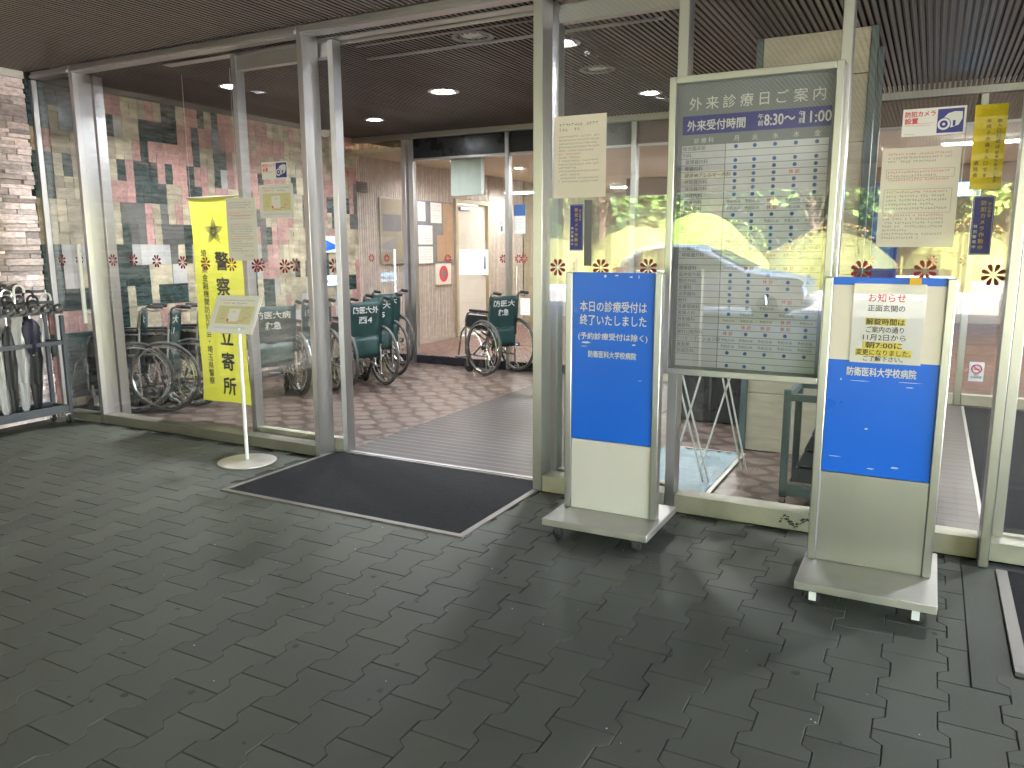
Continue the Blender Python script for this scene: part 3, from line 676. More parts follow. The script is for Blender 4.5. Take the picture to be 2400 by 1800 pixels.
for i, (nm, cells) in enumerate(rows):
    za = ztop-pitch*(i+1)+.003; zb = ztop-pitch*i
    (gw if i in (4, 8, 9) else gn).quad(fb, L, .272, za, zb, 0, .002)
    gs.quad(fb, .276, Rt-.006, za, zb, 0, .0022)
    if nm.strip(): gt.text(fb, nm.strip(), L+(.02 if nm[0] == ' ' else .006), za+.007, .0215, 0, .012, z=.0035)
    for c, x in zip(cells, cols):
        zc = (za+zb)/2
        if c == 'o': gd.prism(frame(fb @ Vector((x, zc, .003))), [(.0095*math.cos(a*math.pi/7), .0095*math.sin(a*math.pi/7)) for a in range(14)], 0, .001)
        elif c == 'k': gk.text(fb, '休 診', x, za+.007, .021, 0, .01, align='C', z=.0035)
        elif c == 'y': gt.text(fb, '予約のみ', x, za+.008, .017, 0, .006, align='C', z=.0035)
        elif c == 'w': gw.quad(fb, x-.042, x+.042, za+.003, zb-.003, 0, .003); gt.text(fb, '予約のみ', x, za+.009, .015, 0, .006, align='C', z=.0045)
gn.build('name_strips', ['strip_name'], bp, smooth=False); gs.build('day_strips', ['strip'], bp, smooth=False); gw.build('white_strips', ['strip_white'], bp, smooth=False)
gt.build('department_lettering', ['greyink'], bp, smooth=False); gd.build('blue_dots', ['blueink'], bp, smooth=False); gk.build('red_lettering', ['redink'], bp, smooth=False)
g = MB()
for i, ch in enumerate('外来診療日ご案内'): g.text(fb, ch, .118+i*.083, 2.120, .062, 0, .004, align='C', z=.003)
g.text(fb, '外来受付時間', .08, 2.020, .050, 0, .024, w=.285, z=.004)
g.text(fb, '8:30～', .455, 2.018, .068, 0, .020, w=.14, z=.004); g.text(fb, '11:00', .632, 2.018, .068, 0, .020, w=.125, z=.004)
for x in (.425, .612):
    g.text(fb, '午', x, 2.050, .026, 0, .016, z=.004); g.text(fb, '前', x, 2.020, .026, 0, .016, z=.004)
g.text(fb, '診 療 科', .165, 1.957, .026, 0, .0, align='C', z=.003)
for ch, x in zip('月火水木金', cols): g.text(fb, ch, x, 1.957, .028, 0, 0, align='C', z=.003)
g.build('heading_lettering', ['letter'], bp, smooth=False)
g = MB(); g.box(bx0+fw2, bx1-fw2, 4.010, 4.016, bz0+fw2, bz1-fw2); g.build('glass_cover', ['glass_case'], T)

# ------------------------------------------------------------------ papers and stickers on the glass
YG = 4.146
def sheet_on_glass(name, label, cat, x0, x1, z0, z1, m='paper', y=YG, thick=.0012):
    t = thing(name, label, cat, ((x0+x1)/2, y, (z0+z1)/2))
    g = MB(); g.box(x0, x1, y-.001-thick, y-.001, z0, z1); p = g.build('sheet', [m], t)
    return t, p, frame((x0, y-.001-thick, z0))
def paragraph(g, f, x0, x1, z1, z0, h, gap, spans=None, m=0, seed=1, z=.0009):
    r = random.Random(seed); y = z1-h; i = 0
    while y > z0:
        e = x1 if r.random() < .72 else x0+(x1-x0)*r.uniform(.4, .9)
        mm = spans.get(i, m) if spans else m
        g.scribble(f, x0, e, y, h, mm, r, z); y -= h+gap; i += 1
def boxline(g, f, x0, x1, y0, y1, m, w=.0012, z=.0009):
    for q in ((x0, x1, y0, y0+w), (x0, x1, y1-w, y1), (x0, x0+w, y0, y1), (x1-w, x1, y0, y1)): g.quad(f, *q, m, z)
# beige notice beside the door post
t, p, f = sheet_on_glass('notice_paper', 'beige notice sheet on the glass right of the doorway', 'notice', -1.925, -1.612, 1.715, 2.155, 'film')
g = MB(); g.scribble(f, .035, .285, .385, .017, 0); g.scribble(f, .035, .17, .360, .017, 0); paragraph(g, f, .03, .275, .335, .07, .0105, .008, {5: 1}, 0, 3)
g.build('print', ['greyink', 'redink'], p, smooth=False)
# A3 notice, right glass
t, p, f = sheet_on_glass('notice_paper', 'large notice with red headings above the right sign stand', 'notice', -.246, .074, 1.44, 1.887, 'film')
g = MB(); paragraph(g, f, .025, .295, .425, .375, .010, .007, {0: 1}, 0, 11); paragraph(g, f, .028, .285, .345, .285, .0105, .007, {0: 1, 2: 1}, 0, 12); paragraph(g, f, .028, .28, .255, .16, .0105, .008, {0: 1}, 0, 13); paragraph(g, f, .02, .275, .150, .03, .010, .007, {0: 1}, 0, 14)
boxline(g, f, .022, .30, .312, .352, 0); boxline(g, f, .018, .296, .155, .262, 0); g.build('print', ['greyink', 'redink'], p, smooth=False)
g = MB(); g.box(-.25, .078, YG-.0045, YG-.003, 1.436, 1.892); g.build('plastic_cover', ['clearfilm'], t)
# security camera signs
def camera_sign(label, x0, x1, z0, z1):
    t, p, f = sheet_on_glass('camera_sign', label, 'sign', x0, x1, z0, z1, 'white'); w, h = x1-x0, z1-z0
    g = MB(); g.text(f, '防犯カメラ', w*.04, h*.72, h*.20, 0, .03, w=w*.48); g.text(f, '設置', w*.04, h*.48, h*.20, 0, .03, w=w*.21)
    g.quad(f, w*.04, w*.50, h*.455, h*.463, 0, .0006); g.scribble(f, w*.04, w*.46, h*.36, h*.055, 0); g.scribble(f, w*.04, w*.22, h*.06, h*.045, 1)
    g.quad(f, w*.555, w*.965, h*.07, h*.93, 2, .0008)
    cxx, cyy = w*.66, h*.38
    g.prism(f, [(w*.64, h*.58), (w*.72, h*.76), (w*.82, h*.82), (w*.94, h*.80), (w*.945, h*.55), (w*.89, h*.33), (w*.78, h*.25), (w*.70, h*.30)], .001, .0014, 3)
    cir = lambda r: [(cxx+r*math.cos(k*math.pi/10), cyy+r*math.sin(k*math.pi/10)) for k in range(20)]
    g.prism(f, cir(h*.235), .0015, .0018, 2); g.prism(f, cir(h*.21), .0019, .0021, 3); g.prism(f, cir(h*.135), .0022, .0024, 2); g.prism(f, cir(h*.05), .0025, .0027, 3)
    g.quad(f, w*.80, w*.84, h*.30, h*.50, 2, .0016)
    g.build('print', ['redink', 'greyink', 'navy', 'letter'], p, smooth=False)
camera_sign('white and navy security camera sign on the right glass', -.173, .080, 1.935, 2.055)
camera_sign('small security camera sign on the left glass above a map notice', -4.14, -3.905, 1.908, 2.022)
# amber hanging sheet
t = thing('amber_notice', 'glossy amber vertical notice hanging on the glass at far right', 'notice', (.17, YG, 1.87))
g = MB(); n = 14
for i in range(n):
    a, b = i/n, (i+1)/n; q = lambda u: .0016+.004*math.sin(u*9)**2*(u > .7)+.0015*math.sin(u*31)
    g.add([(.112+.003*(1-a), YG-q(a), 1.690+.362*a), (.236, YG-q(a)-.001, 1.690+.362*a), (.237, YG-q(b)-.001, 1.690+.362*b), (.112+.003*(1-b), YG-q(b), 1.690+.362*b)], [(0, 1, 2, 3)])
p = g.build('film', ['amber'], t); f = frame((.112, YG-.0035, 1.690)); g = MB()
g.vtext(f, '正面入口付近は', .098, .325, .018, .022, 0, .012); g.vtext(f, '駐車お断りします', .098, .165, .014, .0175, 0, .01); g.vtext(f, '車椅子の通る入口です', .058, .305, .018, .026, 0, .012); g.vtext(f, '病院長', .022, .125, .018, .026, 0, .012)
g.build('print', ['brownwood'], p, smooth=False)
def blue_sticker(label, x0, x1, z0, z1, y=YG):
    t, p, f = sheet_on_glass('vertical_sticker', label, 'sticker', x0, x1, z0, z1, 'navy', y); w, h = x1-x0, z1-z0
    g = MB(); boxline(g, f, .003, w-.003, .003, h-.003, 1, .0015); 
    g.vtext(f, '安心安全', w*.78, h*.90, w*.17, w*.20, 0, .02); g.vtext(f, '防犯カメラ作動中', w*.50, h*.93, w*.25, h*.108, 0, .03); g.vtext(f, '特別警戒中', w*.20, h*.52, w*.18, w*.27, 1, .02)
    g.build('print', ['goldink', 'letter'], p, smooth=False)
blue_sticker('navy sticker with gold vertical writing below the amber notice', .138, .221, 1.405, 1.662)
blue_sticker('navy sticker with gold vertical writing below the beige notice', -1.823, -1.742, 1.425, 1.678)
g = MB(); g.box(-1.735, -1.69, YG-.002, YG-.001, 1.34, 1.70); tag(g.build('grey_strip', ['greyink']), 'plain greyish strip beside the middle navy sticker', 'strip')  # thin plain grey strip just in front of the glass
# left notices
t, p, f = sheet_on_glass('notice_paper', 'tall white notice with red lines overlapping the yellow banner', 'notice', -4.505, -4.215, 1.355, 1.793, 'paper')
g = MB(); paragraph(g, f, .03, .25, .41, .36, .009, .008, None, 0, 21); paragraph(g, f, .03, .24, .335, .28, .009, .008, {0: 1, 1: 1}, 0, 22); paragraph(g, f, .03, .25, .26, .06, .009, .008, {0: 1, 5: 1, 6: 1}, 0, 23); boxline(g, f, .022, .255, .318, .342, 1); g.scribble(f, .16, .25, .03, .010, 0)
g.build('print', ['greyink', 'redink'], p, smooth=False)
def map_print(f, w, h, p, seed):
    g = MB(); r = random.Random(seed)
    g.scribble(f, w*.08, w*.92, h*.88, h*.045, 0, r); g.scribble(f, w*.14, w*.36, h*.79, h*.055, 1, r); g.scribble(f, w*.37, w*.80, h*.79, h*.055, 0, r)
    g.quad(f, w*.10, w*.92, h*.22, h*.74, 2, .0005); g.quad(f, w*.36, w*.62, h*.30, h*.66, 3, .0007)
    for x, y, ww in ((.20, .45, .05), (.45, .55, .08), (.72, .68, .10), (.74, .52, .12), (.20, .34, .1), (.84, .45, .06)): g.scribble(f, w*x, w*(x+ww), h*y, h*.035, 0, r, .001)
    pts = [(.36, .36), (.40, .30), (.40, .24), (.62, .24), (.62, .31), (.74, .31), (.74, .40), (.82, .40)]
    for (a, b), (c, d) in zip(pts, pts[1:]):
        x0, x1, y0, y1 = min(a, c)*w-.0014, max(a, c)*w+.0014, min(b, d)*h-.0014, max(b, d)*h+.0014; g.quad(f, x0, x1, y0, y1, 1, .0011)
    g.quad(f, w*.10, w*.86, h*.08, h*.135, 4, .0006)
    g.build('print', ['greyink', 'pinkink', 'mapyellow', 'paper', 'strip'], p, smooth=False)
M['mapyellow'] = mat('map_yellow', (.68, .64, .36), .7, var=.04)
t, p, f = sheet_on_glass('map_notice', 'square map notice stuck on the left glass under the camera sign', 'notice', -4.175, -3.865, 1.648, 1.872); map_print(f, .31, .224, p, 5)
t, p, f = sheet_on_glass('small_notice', 'white notice with blue lines on the inner glass near the lobby door', 'notice', -5.072, -4.667, 1.113, 1.411, 'white', 8.225)
g = MB(); g.scribble(f, .10, .32, .235, .020, 0); paragraph(g, f, .03, .31, .205, .06, .018, .017, {1: 1, 0: 1, 2: 1}, 0, 31); g.prism(f, [(.34, .07), (.375, .07), (.37, .22), (.35, .22)], .0005, .001, 0); g.build('print', ['greyink', 'blueink'], p, smooth=False)
t, p, f = sheet_on_glass('small_notice', 'small pinkish slip on the inner glass beside the far post', 'notice', -4.545, -4.42, 1.60, 1.75, 'paper', 8.225)
g = MB(); g.scribble(f, .02, .10, .11, .016, 0); g.quad(f, .05, .075, .02, .08, 1, .0006); g.build('print', ['redink', 'greyink'], p, smooth=False)
t, p, f = sheet_on_glass('poster', 'blue and white poster on the inner glass beside the doorway post', 'poster', -4.322, -4.173, 1.594, 1.922, 'white', 8.225)
g = MB(); g.quad(f, 0, .149, .20, .328, 0, .0006); paragraph(g, f, .02, .13, .17, .03, .010, .010, None, 1, 33); g.build('print', ['blueink', 'greyink'], p, smooth=False)
for lb, x in (('grey no smoking sticker low on the inner right glass', .366), ('second no smoking sticker at the right edge of the photo', .93)):
    t, p, f = sheet_on_glass('no_smoking_sticker', lb, 'sticker', x, x+.118, .222, .40, 'strip', 8.225)
    g = MB(); g.torus(f @ Vector((.059, .115, .001)), (0, -1, 0), .038, .006, 28, 5, 0)
    g.prism(f, [(.030, .135), (.036, .142), (.09, .095), (.084, .088)], .001, .0016, 0); g.quad(f, .035, .083, .108, .116, 1, .0009); g.text(f, '全面禁煙', .059, .03, .022, 1, .02, align='C', w=.085); g.text(f, '院内', .059, .052, .016, 1, .01, align='C')
    g.build('print', ['redink', 'greyink'], p, smooth=False)

# red flower decals
def flower(label, x, y, z, s=.049):
    t = thing('flower_decal', label, 'decal', (x, y, z), 0, 'red flower decals on the glass')
    f = frame((0, 0, 0)); g = MB()
    for k in range(8):
        a = k*math.pi/4+math.pi/8; ca, sa = math.cos(a), math.sin(a)
        pet = [(.26, 0), (.42, .09), (.66, .17), (.88, .19), (1.0, .10), (1.02, 0), (1.0, -.10), (.88, -.19), (.66, -.17), (.42, -.09)]
        g.prism(f, [((u*ca-v*sa)*s, (u*sa+v*ca)*s) for u, v in pet], .0004, .0012)
    g.build('petals', ['flower'], t, world=False, smooth=False)
    g = MB()
    for k in range(8):
        a = k*math.pi/4; g.prism(f, [(s*(.24*math.cos(a)+.045*math.cos(b)), s*(.24*math.sin(a)+.045*math.sin(b))) for b in (0, 1.05, 2.1, 3.14, 4.19, 5.24)], .0004, .0014)
    g.build('stamens', ['flowerc'], t, world=False, smooth=False)
    return t
FL = [(-6.46, 1.348, 'leftmost red flower decal on the glass beside the stone wall'), (-6.227, 1.352, 'red flower decal left of the first pull bar'), (-5.803, 1.351, 'red flower decal just right of the double post'), (-5.554, 1.352, 'red flower decal over a pale stone right of the double post'), (-5.286, 1.346, 'red flower decal on a white stone left of the yellow banner'), (-4.996, 1.338, 'red flower decal over a dark stone left of the yellow banner'),
      (-4.754, 1.331, 'red flower decal on the left side of the yellow banner'), (-4.486, 1.326, 'red flower decal at the banner edge under the tall notice'), (-4.241, 1.321, 'red flower decal beside the open door stile'), (-3.974, 1.319, 'red flower decal left of a touching pair behind glass'), (-1.895, 1.330, 'red flower decal left of the left sign stand'), (-1.632, 1.330, 'red flower decal peeping above the left sign stand corner'), (-1.358, 1.333, 'red flower decal half hidden by the left sign stand top'),
      (-.300, 1.329, 'red flower decal above the left corner of the right sign stand'), (-.030, 1.332, 'red flower decal behind the orange tape on the right stand'), (.242, 1.316, 'large orange-red flower decal right of the right sign stand')]
for x, z, lb in FL: flower(lb, x, YG-.002, z)
for x, lb in ((-4.36, 'red flower decal on the sliding leaf right of its stile'), (-4.02, 'red flower decal paired on the open sliding leaf'), (-3.66, 'red flower decal seen between door post and leaf stile')): flower(lb, x, 4.296, 1.323)
for x, lb in ((-6.39, 'red flower decal on the inner glass by the ribbed wall'), (-6.152, 'red flower decal on the inner glass over the cork board'), (-5.231, 'red flower decal on the inner glass over orange papers'), (-4.462, 'faint red flower decal left of the inner right post'), (-4.26, 'red flower decal right of the inner right post'), (-4.19, 'red flower decal touching another at the doorway edge'),
              (-.541, 'small red flower decal on inner glass above the right stand'), (-.011, 'small red flower decal on inner glass right of the yellow reflection'), (.255, 'small red flower decal on the inner door post')): flower(lb, x, 8.222, 1.306)

# ------------------------------------------------------------------ yellow banner
t = thing('banner', 'yellow vertical cloth banner with black writing behind the left glass', 'banner', (-5.13, 4.6, .17))
g = MB(); nx, nz = 10, 40; bx, bw = -5.416, .563
def bw_y(u, v): return 4.6+.012*math.sin(u*4+v*3)*(1-.3*v)+.006*math.sin(v*11+u*2)
V = [(bx+bw*i/nx+.004*math.sin(j*.4), bw_y(i/nx, j/nz), .17+1.674*j/nz-.004*math.sin(i*.7)) for j in range(nz+1) for i in range(nx+1)]
g.add(V, [(j*(nx+1)+i, j*(nx+1)+i+1, (j+1)*(nx+1)+i+1, (j+1)*(nx+1)+i) for j in range(nz) for i in range(nx)])
p = g.build('cloth', ['yellow'], t)
f = frame((bx, 4.574, .17)); g = MB()
g.vtext(f, '警察官立寄所', .355, 1.255, .145, .204, 0, .035); g.vtext(f, '埼玉県金融機関防犯協会・埼玉県警察', .155, 1.265, .060, .0655, 0, .02)
g.build('lettering', ['ink'], p, smooth=False)
g = MB(); ex, ey = .285, 1.405
for k in range(40):
    a = math.pi/2+2*math.pi*k/40; ph = (k % 8)/8; tri = 1-abs(ph-0)*2 if ph <= .5 else (ph-.5)*2
    L1 = .045+.060*abs(((k % 8)/4)-1)**1.2
    ca, sa = math.cos(a), math.sin(a); w = .0032
    g.prism(f, [(ex+.014*ca-w*.5*sa, ey+.014*sa+w*.5*ca), (ex+L1*ca-w*sa, ey+L1*sa+w*ca), (ex+(L1+.006)*ca, ey+(L1+.006)*sa), (ex+L1*ca+w*sa, ey+L1*sa-w*ca), (ex+.014*ca+w*.5*sa, ey+.014*sa-w*.5*ca)], .0003, .0012)
g.prism(f, [(ex+.010*math.cos(k), ey+.010*math.sin(k)) for k in (0, .8, 1.6, 2.4, 3.2, 4, 4.8, 5.6)], .0003, .0012)
g.build('emblem', ['greyink'], p, smooth=False)
g = MB(); g.tube([(-5.44, 4.6, 1.845), (-4.83, 4.6, 1.845)], .008, 8); g.build('cross_rod', ['white'], t)
for x in (-5.40, -4.87):
    g = MB(); g.tube([(x, 4.6, 1.85), (x, 4.6, 2.80)], .0015, 5); g.build('cord', ['white'], t)

# ------------------------------------------------------------------ pole sign with map
t = thing('pole_sign', 'tilted map sheet on a thin white pole with round base before the glass', 'sign stand', (-4.045, 3.764, 0))
g = MB(); g.lathe((0, 0, 0), [(.19, .0), (.196, .004), (.194, .010), (.17, .015), (.03, .019), (.012, .022)], 48); g.build('round_base', ['alu_old'], t, world=False)
g = MB(); g.tube([(0, 0, .018), (-.0, -.0, .92)], .0125, 12); g.build('pole', ['white'], t, world=False)
tl = R(28); f = frame((-.262, -.045, .885), (1, .10, 0), (-.10*math.sin(tl), math.sin(tl), math.cos(tl)))
g = MB(); g.box(0, .385, 0, .275, -.006, -.002, 0, T=f); p = g.build('backing', ['white'], t, world=False, bevel=.001)
g = MB(); g.box(.012, .373, .012, .263, -.002, .0005, 0, T=f); p4 = g.build('sheet', ['paper'], p, world=False)
f2 = f.copy(); f2.translation = f @ Vector((.012, .012, .0006)); map_print(f2, .361, .251, p4, 8)

# ------------------------------------------------------------------ wheelchairs (local: +x forward, +y left)
def wheelchair(W):
    t = thing('wheelchair', 'green wheelchair', 'wheelchair', (0, 0, 0), 0, 'green wheelchairs parked in the entrance hall')
    h = W/2; RW = .305
    for s in (-1, 1):
        y = s*h
        g = MB(); 
        for k in range(22):
            a = 2*math.pi*k/22; b = a+.22*(1 if k % 2 else -1)
            g.tube([(.02*math.cos(b), y+.016*(1 if k % 2 else -1), RW+.02*math.sin(b)), (.272*math.cos(a), y, RW+.272*math.sin(a))], .0016, 4, cap=False)
        w = g.build('wheel', ['chrome'], t, world=False)
        MB().torus((0, y, RW), (0, 1, 0), .289, .0155, 44, 8).build('tyre', ['tyre'], w)
        g = MB().torus((0, y, RW), (0, 1, 0), .272, .009, 44, 6); g.build('rim', ['tubem'], w)
        g = MB().torus((0, y+s*.032, RW), (0, 1, 0), .258, .0075, 44, 6)
        for k in range(6):
            a = k*math.pi/3; g.tube([(.258*math.cos(a), y+s*.032, RW+.258*math.sin(a)), (.272*math.cos(a), y, RW+.272*math.sin(a))], .004, 5)
        g.build('hand_rim', ['tubem'], w)
        g = MB(); g.lathe((0, y-.03, RW), [(.012, 0), (.024, .005), (.024, .05), (.014, .058)], 16, 0, ax=(0, 1, 0)); g.build('hub', ['blackv'], w)
    g = MB(); fh = h-.045
    for s in (-1, 1):
        y = s*fh
        g.tube([(-.02, y, .12), (-.02, y, .50), (-.06, y, .84), (-.085, y, .885), (-.13, y, .90), (-.17, y, .90)], .0115, 8)
        g.tube([(-.02, y, .49), (.40, y, .50)], .0115, 8); g.tube([(-.02, y, .20), (.38, y, .20)], .0115, 8)
        g.tube([(-.03, y, .665), (.30, y, .672), (.345, y, .655), (.375, y, .60), (.385, y, .50), (.39, y, .20)], .0105, 8)
        g.tube([(.40, y, .50), (.47, y, .43), (.53, y, .17)], .0105, 8)
        g.tube([(.36, y, .25), (.36, y, .17)], .016, 8)
        g.tube([(-.02, y, .305), (-.02, s*(h-.01), .305)], .012, 8)
        g.tube([(-.02, y, .12), (-.10, y, .07)], .010, 7)
    for xx in (.10, .24):
        g.tube([(xx, -fh, .20), (xx, fh, .47)], .010, 7); g.tube([(xx+.02, fh, .20), (xx+.02, -fh, .47)], .010, 7)
    g.build('frame', ['tubem'], t, world=False)
    for s in (-1, 1):
        y = s*fh
        g = MB(); g.tube([(-.125, y, .90), (-.14, y, .90), (-.23, y, .895), (-.245, y, .893)], [.014, .017, .018, .013], 10); g.build('handle_grip', ['rubber'], t, world=False)
        g = MB(); g.tube([(-.11, y, .875), (-.15, y-s*.005, .86), (-.215, y-s*.01, .862)], .005, 6); g.build('brake_lever', ['chrome'], t, world=False)
        g = MB(); g.box(-.02, .30, y-.021, y+.021, .682, .708); g.build('armrest', ['blackv'], t, world=False, bevel=.008)
        g = MB(); g.prism(frame((0, y+.004, 0), (1, 0, 0), (0, 0, 1)), [(-.01, .50), (.37, .50), (.36, .60), (.33, .645), (-.01, .645)], 0, .006); g.build('side_guard', ['blackv'], t, world=False)
        cg = MB(); cg.tube([(.36, y, .17), (.345, y, .15)], .012, 7); cg.box(.315, .355, y-.024, y-.019, .07, .155); cg.box(.315, .355, y+.019, y+.024, .07, .155)
        c = cg.build('caster', ['tubem'], t, world=False)
        g = MB(); g.lathe((.335, y-.014, .075), [(.045, 0), (.075, .004), (.075, .024), (.045, .028)], 24, 0, ax=(0, 1, 0)); g.build('tyre', ['rubber'], c)
        g = MB(); g.box(.50, .60, y*1-.0-s*.105 if s > 0 else y, y if s > 0 else y+.105, .135, .152) if W > .4 else g.box(.53, .55, y-.02, y+.02, .15, .30); g.build('footplate', ['steel_grey'], t, world=False, bevel=.006)
    # seat and sling back sag or pleat between the frames
    g = MB(); n = 8; sag = .02 if W > .4 else .10
    V = [(x, -fh+2*fh*j/n, .495-sag*math.sin(math.pi*j/n)) for x in (-.01, .39) for j in range(n+1)]
    g.add(V, [(j, j+1, n+2+j, n+1+j) for j in range(n)]); o = g.build('seat', ['blackv'], t, world=False); m = o.modifiers.new('thickness', 'SOLIDIFY'); m.thickness = .012
    g = MB(); sag = .03 if W > .4 else .085; nz = 8
    V = []
    for i in range(nz+1):
        z = .43+.43*i/nz; xb = -.02 if z < .5 else -.02-.04*(z-.5)/.34
        for j in range(n+1):
            u = j/n; V.append((xb-.016+sag*.8*math.sin(math.pi*u)*(1-.3*i/nz)+.004*math.sin(u*17+i), -fh-.006+(2*fh+.012)*u, z))
    g.add(V, [(i*(n+1)+j, i*(n+1)+j+1, (i+1)*(n+1)+j+1, (i+1)*(n+1)+j) for i in range(nz) for j in range(n)])
    o = g.build('backrest', ['green'], t, world=False); m = o.modifiers.new('thickness', 'SOLIDIFY'); m.thickness = .010
    g = MB(); V = []
    for i in range(5):
        z = .30+.22*i/4
        for j in range(n+1):
            u = j/n; V.append((-.045-.012*math.sin(i*.9)+sag*.8*math.sin(math.pi*u), (-fh+.03)+(2*fh-.06)*u, z))
    g.add(V, [(i*(n+1)+j, i*(n+1)+j+1, (i+1)*(n+1)+j+1, (i+1)*(n+1)+j) for i in range(4) for j in range(n)])
    o2 = g.build('back_pocket', ['green'], t, world=False); m = o2.modifiers.new('thickness', 'SOLIDIFY'); m.thickness = .008
    return t
WC = [(.30, -6.26, 4.64, 222, '防医大', '西1', 'folded green wheelchair nearest the double door post on the left'),
      (.30, -6.04, 4.80, 210, '防医大', '西1', 'folded green wheelchair just left of the yellow banner'),
      (.30, -6.01, 5.10, 206, '防医大', '西2', 'folded green wheelchair mostly hidden behind the yellow banner'),
      (.50, -5.58, 5.60, 150, '防医大病', '救急', 'open green wheelchair seen through glass right of the banner'),
      (.34, -5.43, 6.02, 152, '防医大', '西3', 'green wheelchair seen in the gap beside the door stile'),
      (.44, -5.16, 6.46, 156, '防医大外', '西4', 'large front green wheelchair lettered west four inside the doorway'),
      (.44, -5.42, 7.02, 156, '防医大', '西5', 'green wheelchair parked behind the one lettered west four'),
      (.44, -5.80, 7.66, 156, '防医大', '西', 'rearmost green wheelchair of the row against the inner glass post'),
      (.47, -4.33, 7.90, 158, '防医大', '救急', 'lone open green wheelchair parked in front of the inner glass')]
proto = {}
for W_, x, y, a, s1, s2, lb in WC:
    if W_ not in proto: o = proto[W_] = wheelchair(W_)
    else:
        o = copy_tree(proto[W_])
        for c in kids(o):
            if c.name.split('.')[0] == 'backrest':
                for q in kids(c): bpy.data.objects.remove(q)
    o.location = (x, y, 0); o.rotation_euler = (0, 0, R(a)); o['label'] = lb; o.scale = (1.04, 1.04, 1.04)
    b = [c for c in kids(o) if c.name.split('.')[0] == 'backrest'][0]
    fh = W_/2-.045; fL = frame((-.083, 0, 0), (0, -1, 0), (-.08, 0, 1)); w = 2*fh
    sg = .03 if W_ > .4 else .085
    g = MB(); g.text(fL, s1, 0, .755, .068, 0, .020, w=w*.78, align='C'); g.text(fL, s2, 0, .655, .072, 0, .020, align='C', w=min(w*.5, .145))
    nv = []
    for (px, py, pz) in g.v:                      # lay the lettering on the sagging cloth
        u = (py+fh+.006)/(2*fh+.012); i = (pz-.43)/.43
        xb = -.02 if pz < .5 else -.02-.04*(pz-.5)/.34
        nv.append((xb-.016+sg*.8*math.sin(math.pi*min(1, max(0, u)))*(1-.3*i)+.004*math.sin(u*17+i*8)-.0125, py, pz))
    g.v = nv; g.build('lettering', ['letter'], b, smooth=False)
t = thing('paper_tag', 'white paper tag hanging on the lone wheelchair handle', 'tag', (-4.05, 7.98, .72))
g = MB(); g.box(-4.10, -3.98, 7.955, 7.957, .68, .87); p = g.build('sheet', ['paper'], t); g = MB(); paragraph(g, frame((-4.10, 7.955, .68)), .01, .11, .17, .02, .012, .010, None, 0, 41); g.build('print', ['greyink'], p, smooth=False)

# ------------------------------------------------------------------ umbrella lock stand and umbrellas on the left
US = thing('umbrella_stand', 'dark grey wheeled umbrella lock stand against the stone wall', 'umbrella stand', (-6.40, 3.4, 0))
x0, x1, ya, yb = -6.53, -6.27, 2.55, 3.99
for bx in (x0, x1-.03):
    for by in (ya, yb-.03): part('corner_post', [(bx, bx+.03, by, by+.03, .10, .905)], 'steel_grey', US, .003)
part('bottom_rail', [(x0+.03, x1-.03, yb-.032, yb-.002, .10, .155), (x1-.031, x1-.003, ya+.03, yb-.03, .10, .165), (x0+.003, x0+.03, ya+.03, yb-.03, .10, .165)], 'steel_grey', US, .003)
part('tray', [(x0+.03, x1-.031, ya+.03, yb-.033, .105, .112)], 'dark', US, 0)
part('middle_rail', [(x1-.031, x1-.003, ya+.03, yb-.03, .665, .70), (x0+.03, x1-.03, yb-.03, yb-.003, .665, .70), (x0+.003, x0+.03, ya+.03, yb-.03, .665, .70)], 'steel_grey', US, .003)
for k, (xx, zz) in enumerate(((-6.285, .955), (-6.395, 1.035), (-6.505, 1.12))):
    part('lock_rail', [(xx-.012, xx+.012, ya, yb, zz-.035, zz-.012)], 'steel_grey', US, .002)
    for i in range(15 if k == 0 else 14):
        yy = yb-.03-i*.098-(.05 if k == 1 else 0)
        if k and yy > 3.80+.0: continue
        g = MB(); g.lathe((xx+.0, yy, zz+.010), [(.020, -.03), (.036, -.024), (.040, .0), (.034, .016), (.020, .022), (.008, .0245)], 18, 0, ax=(.5, -.6, .35))
        lk = g.build('lock', ['lockm'], US)
        fr = frame(Vector((xx, yy, zz+.010))+Vector((.5, -.6, .35)).normalized()*.0255, Vector((.6, .5, 0)), Vector((.5, -.6, .35)).cross(Vector((.6, .5, 0))))
        g = MB(); g.prism(fr, [(-.010, -.010), (.010, -.010), (0, .009)], 0, .001); g.build('marking', ['letter'], lk, smooth=False)
for bx in (x0+.02, x1-.02):
    for by in (ya+.03, yb-.03):
        caster('caster', bx, by, 0, US, .036)
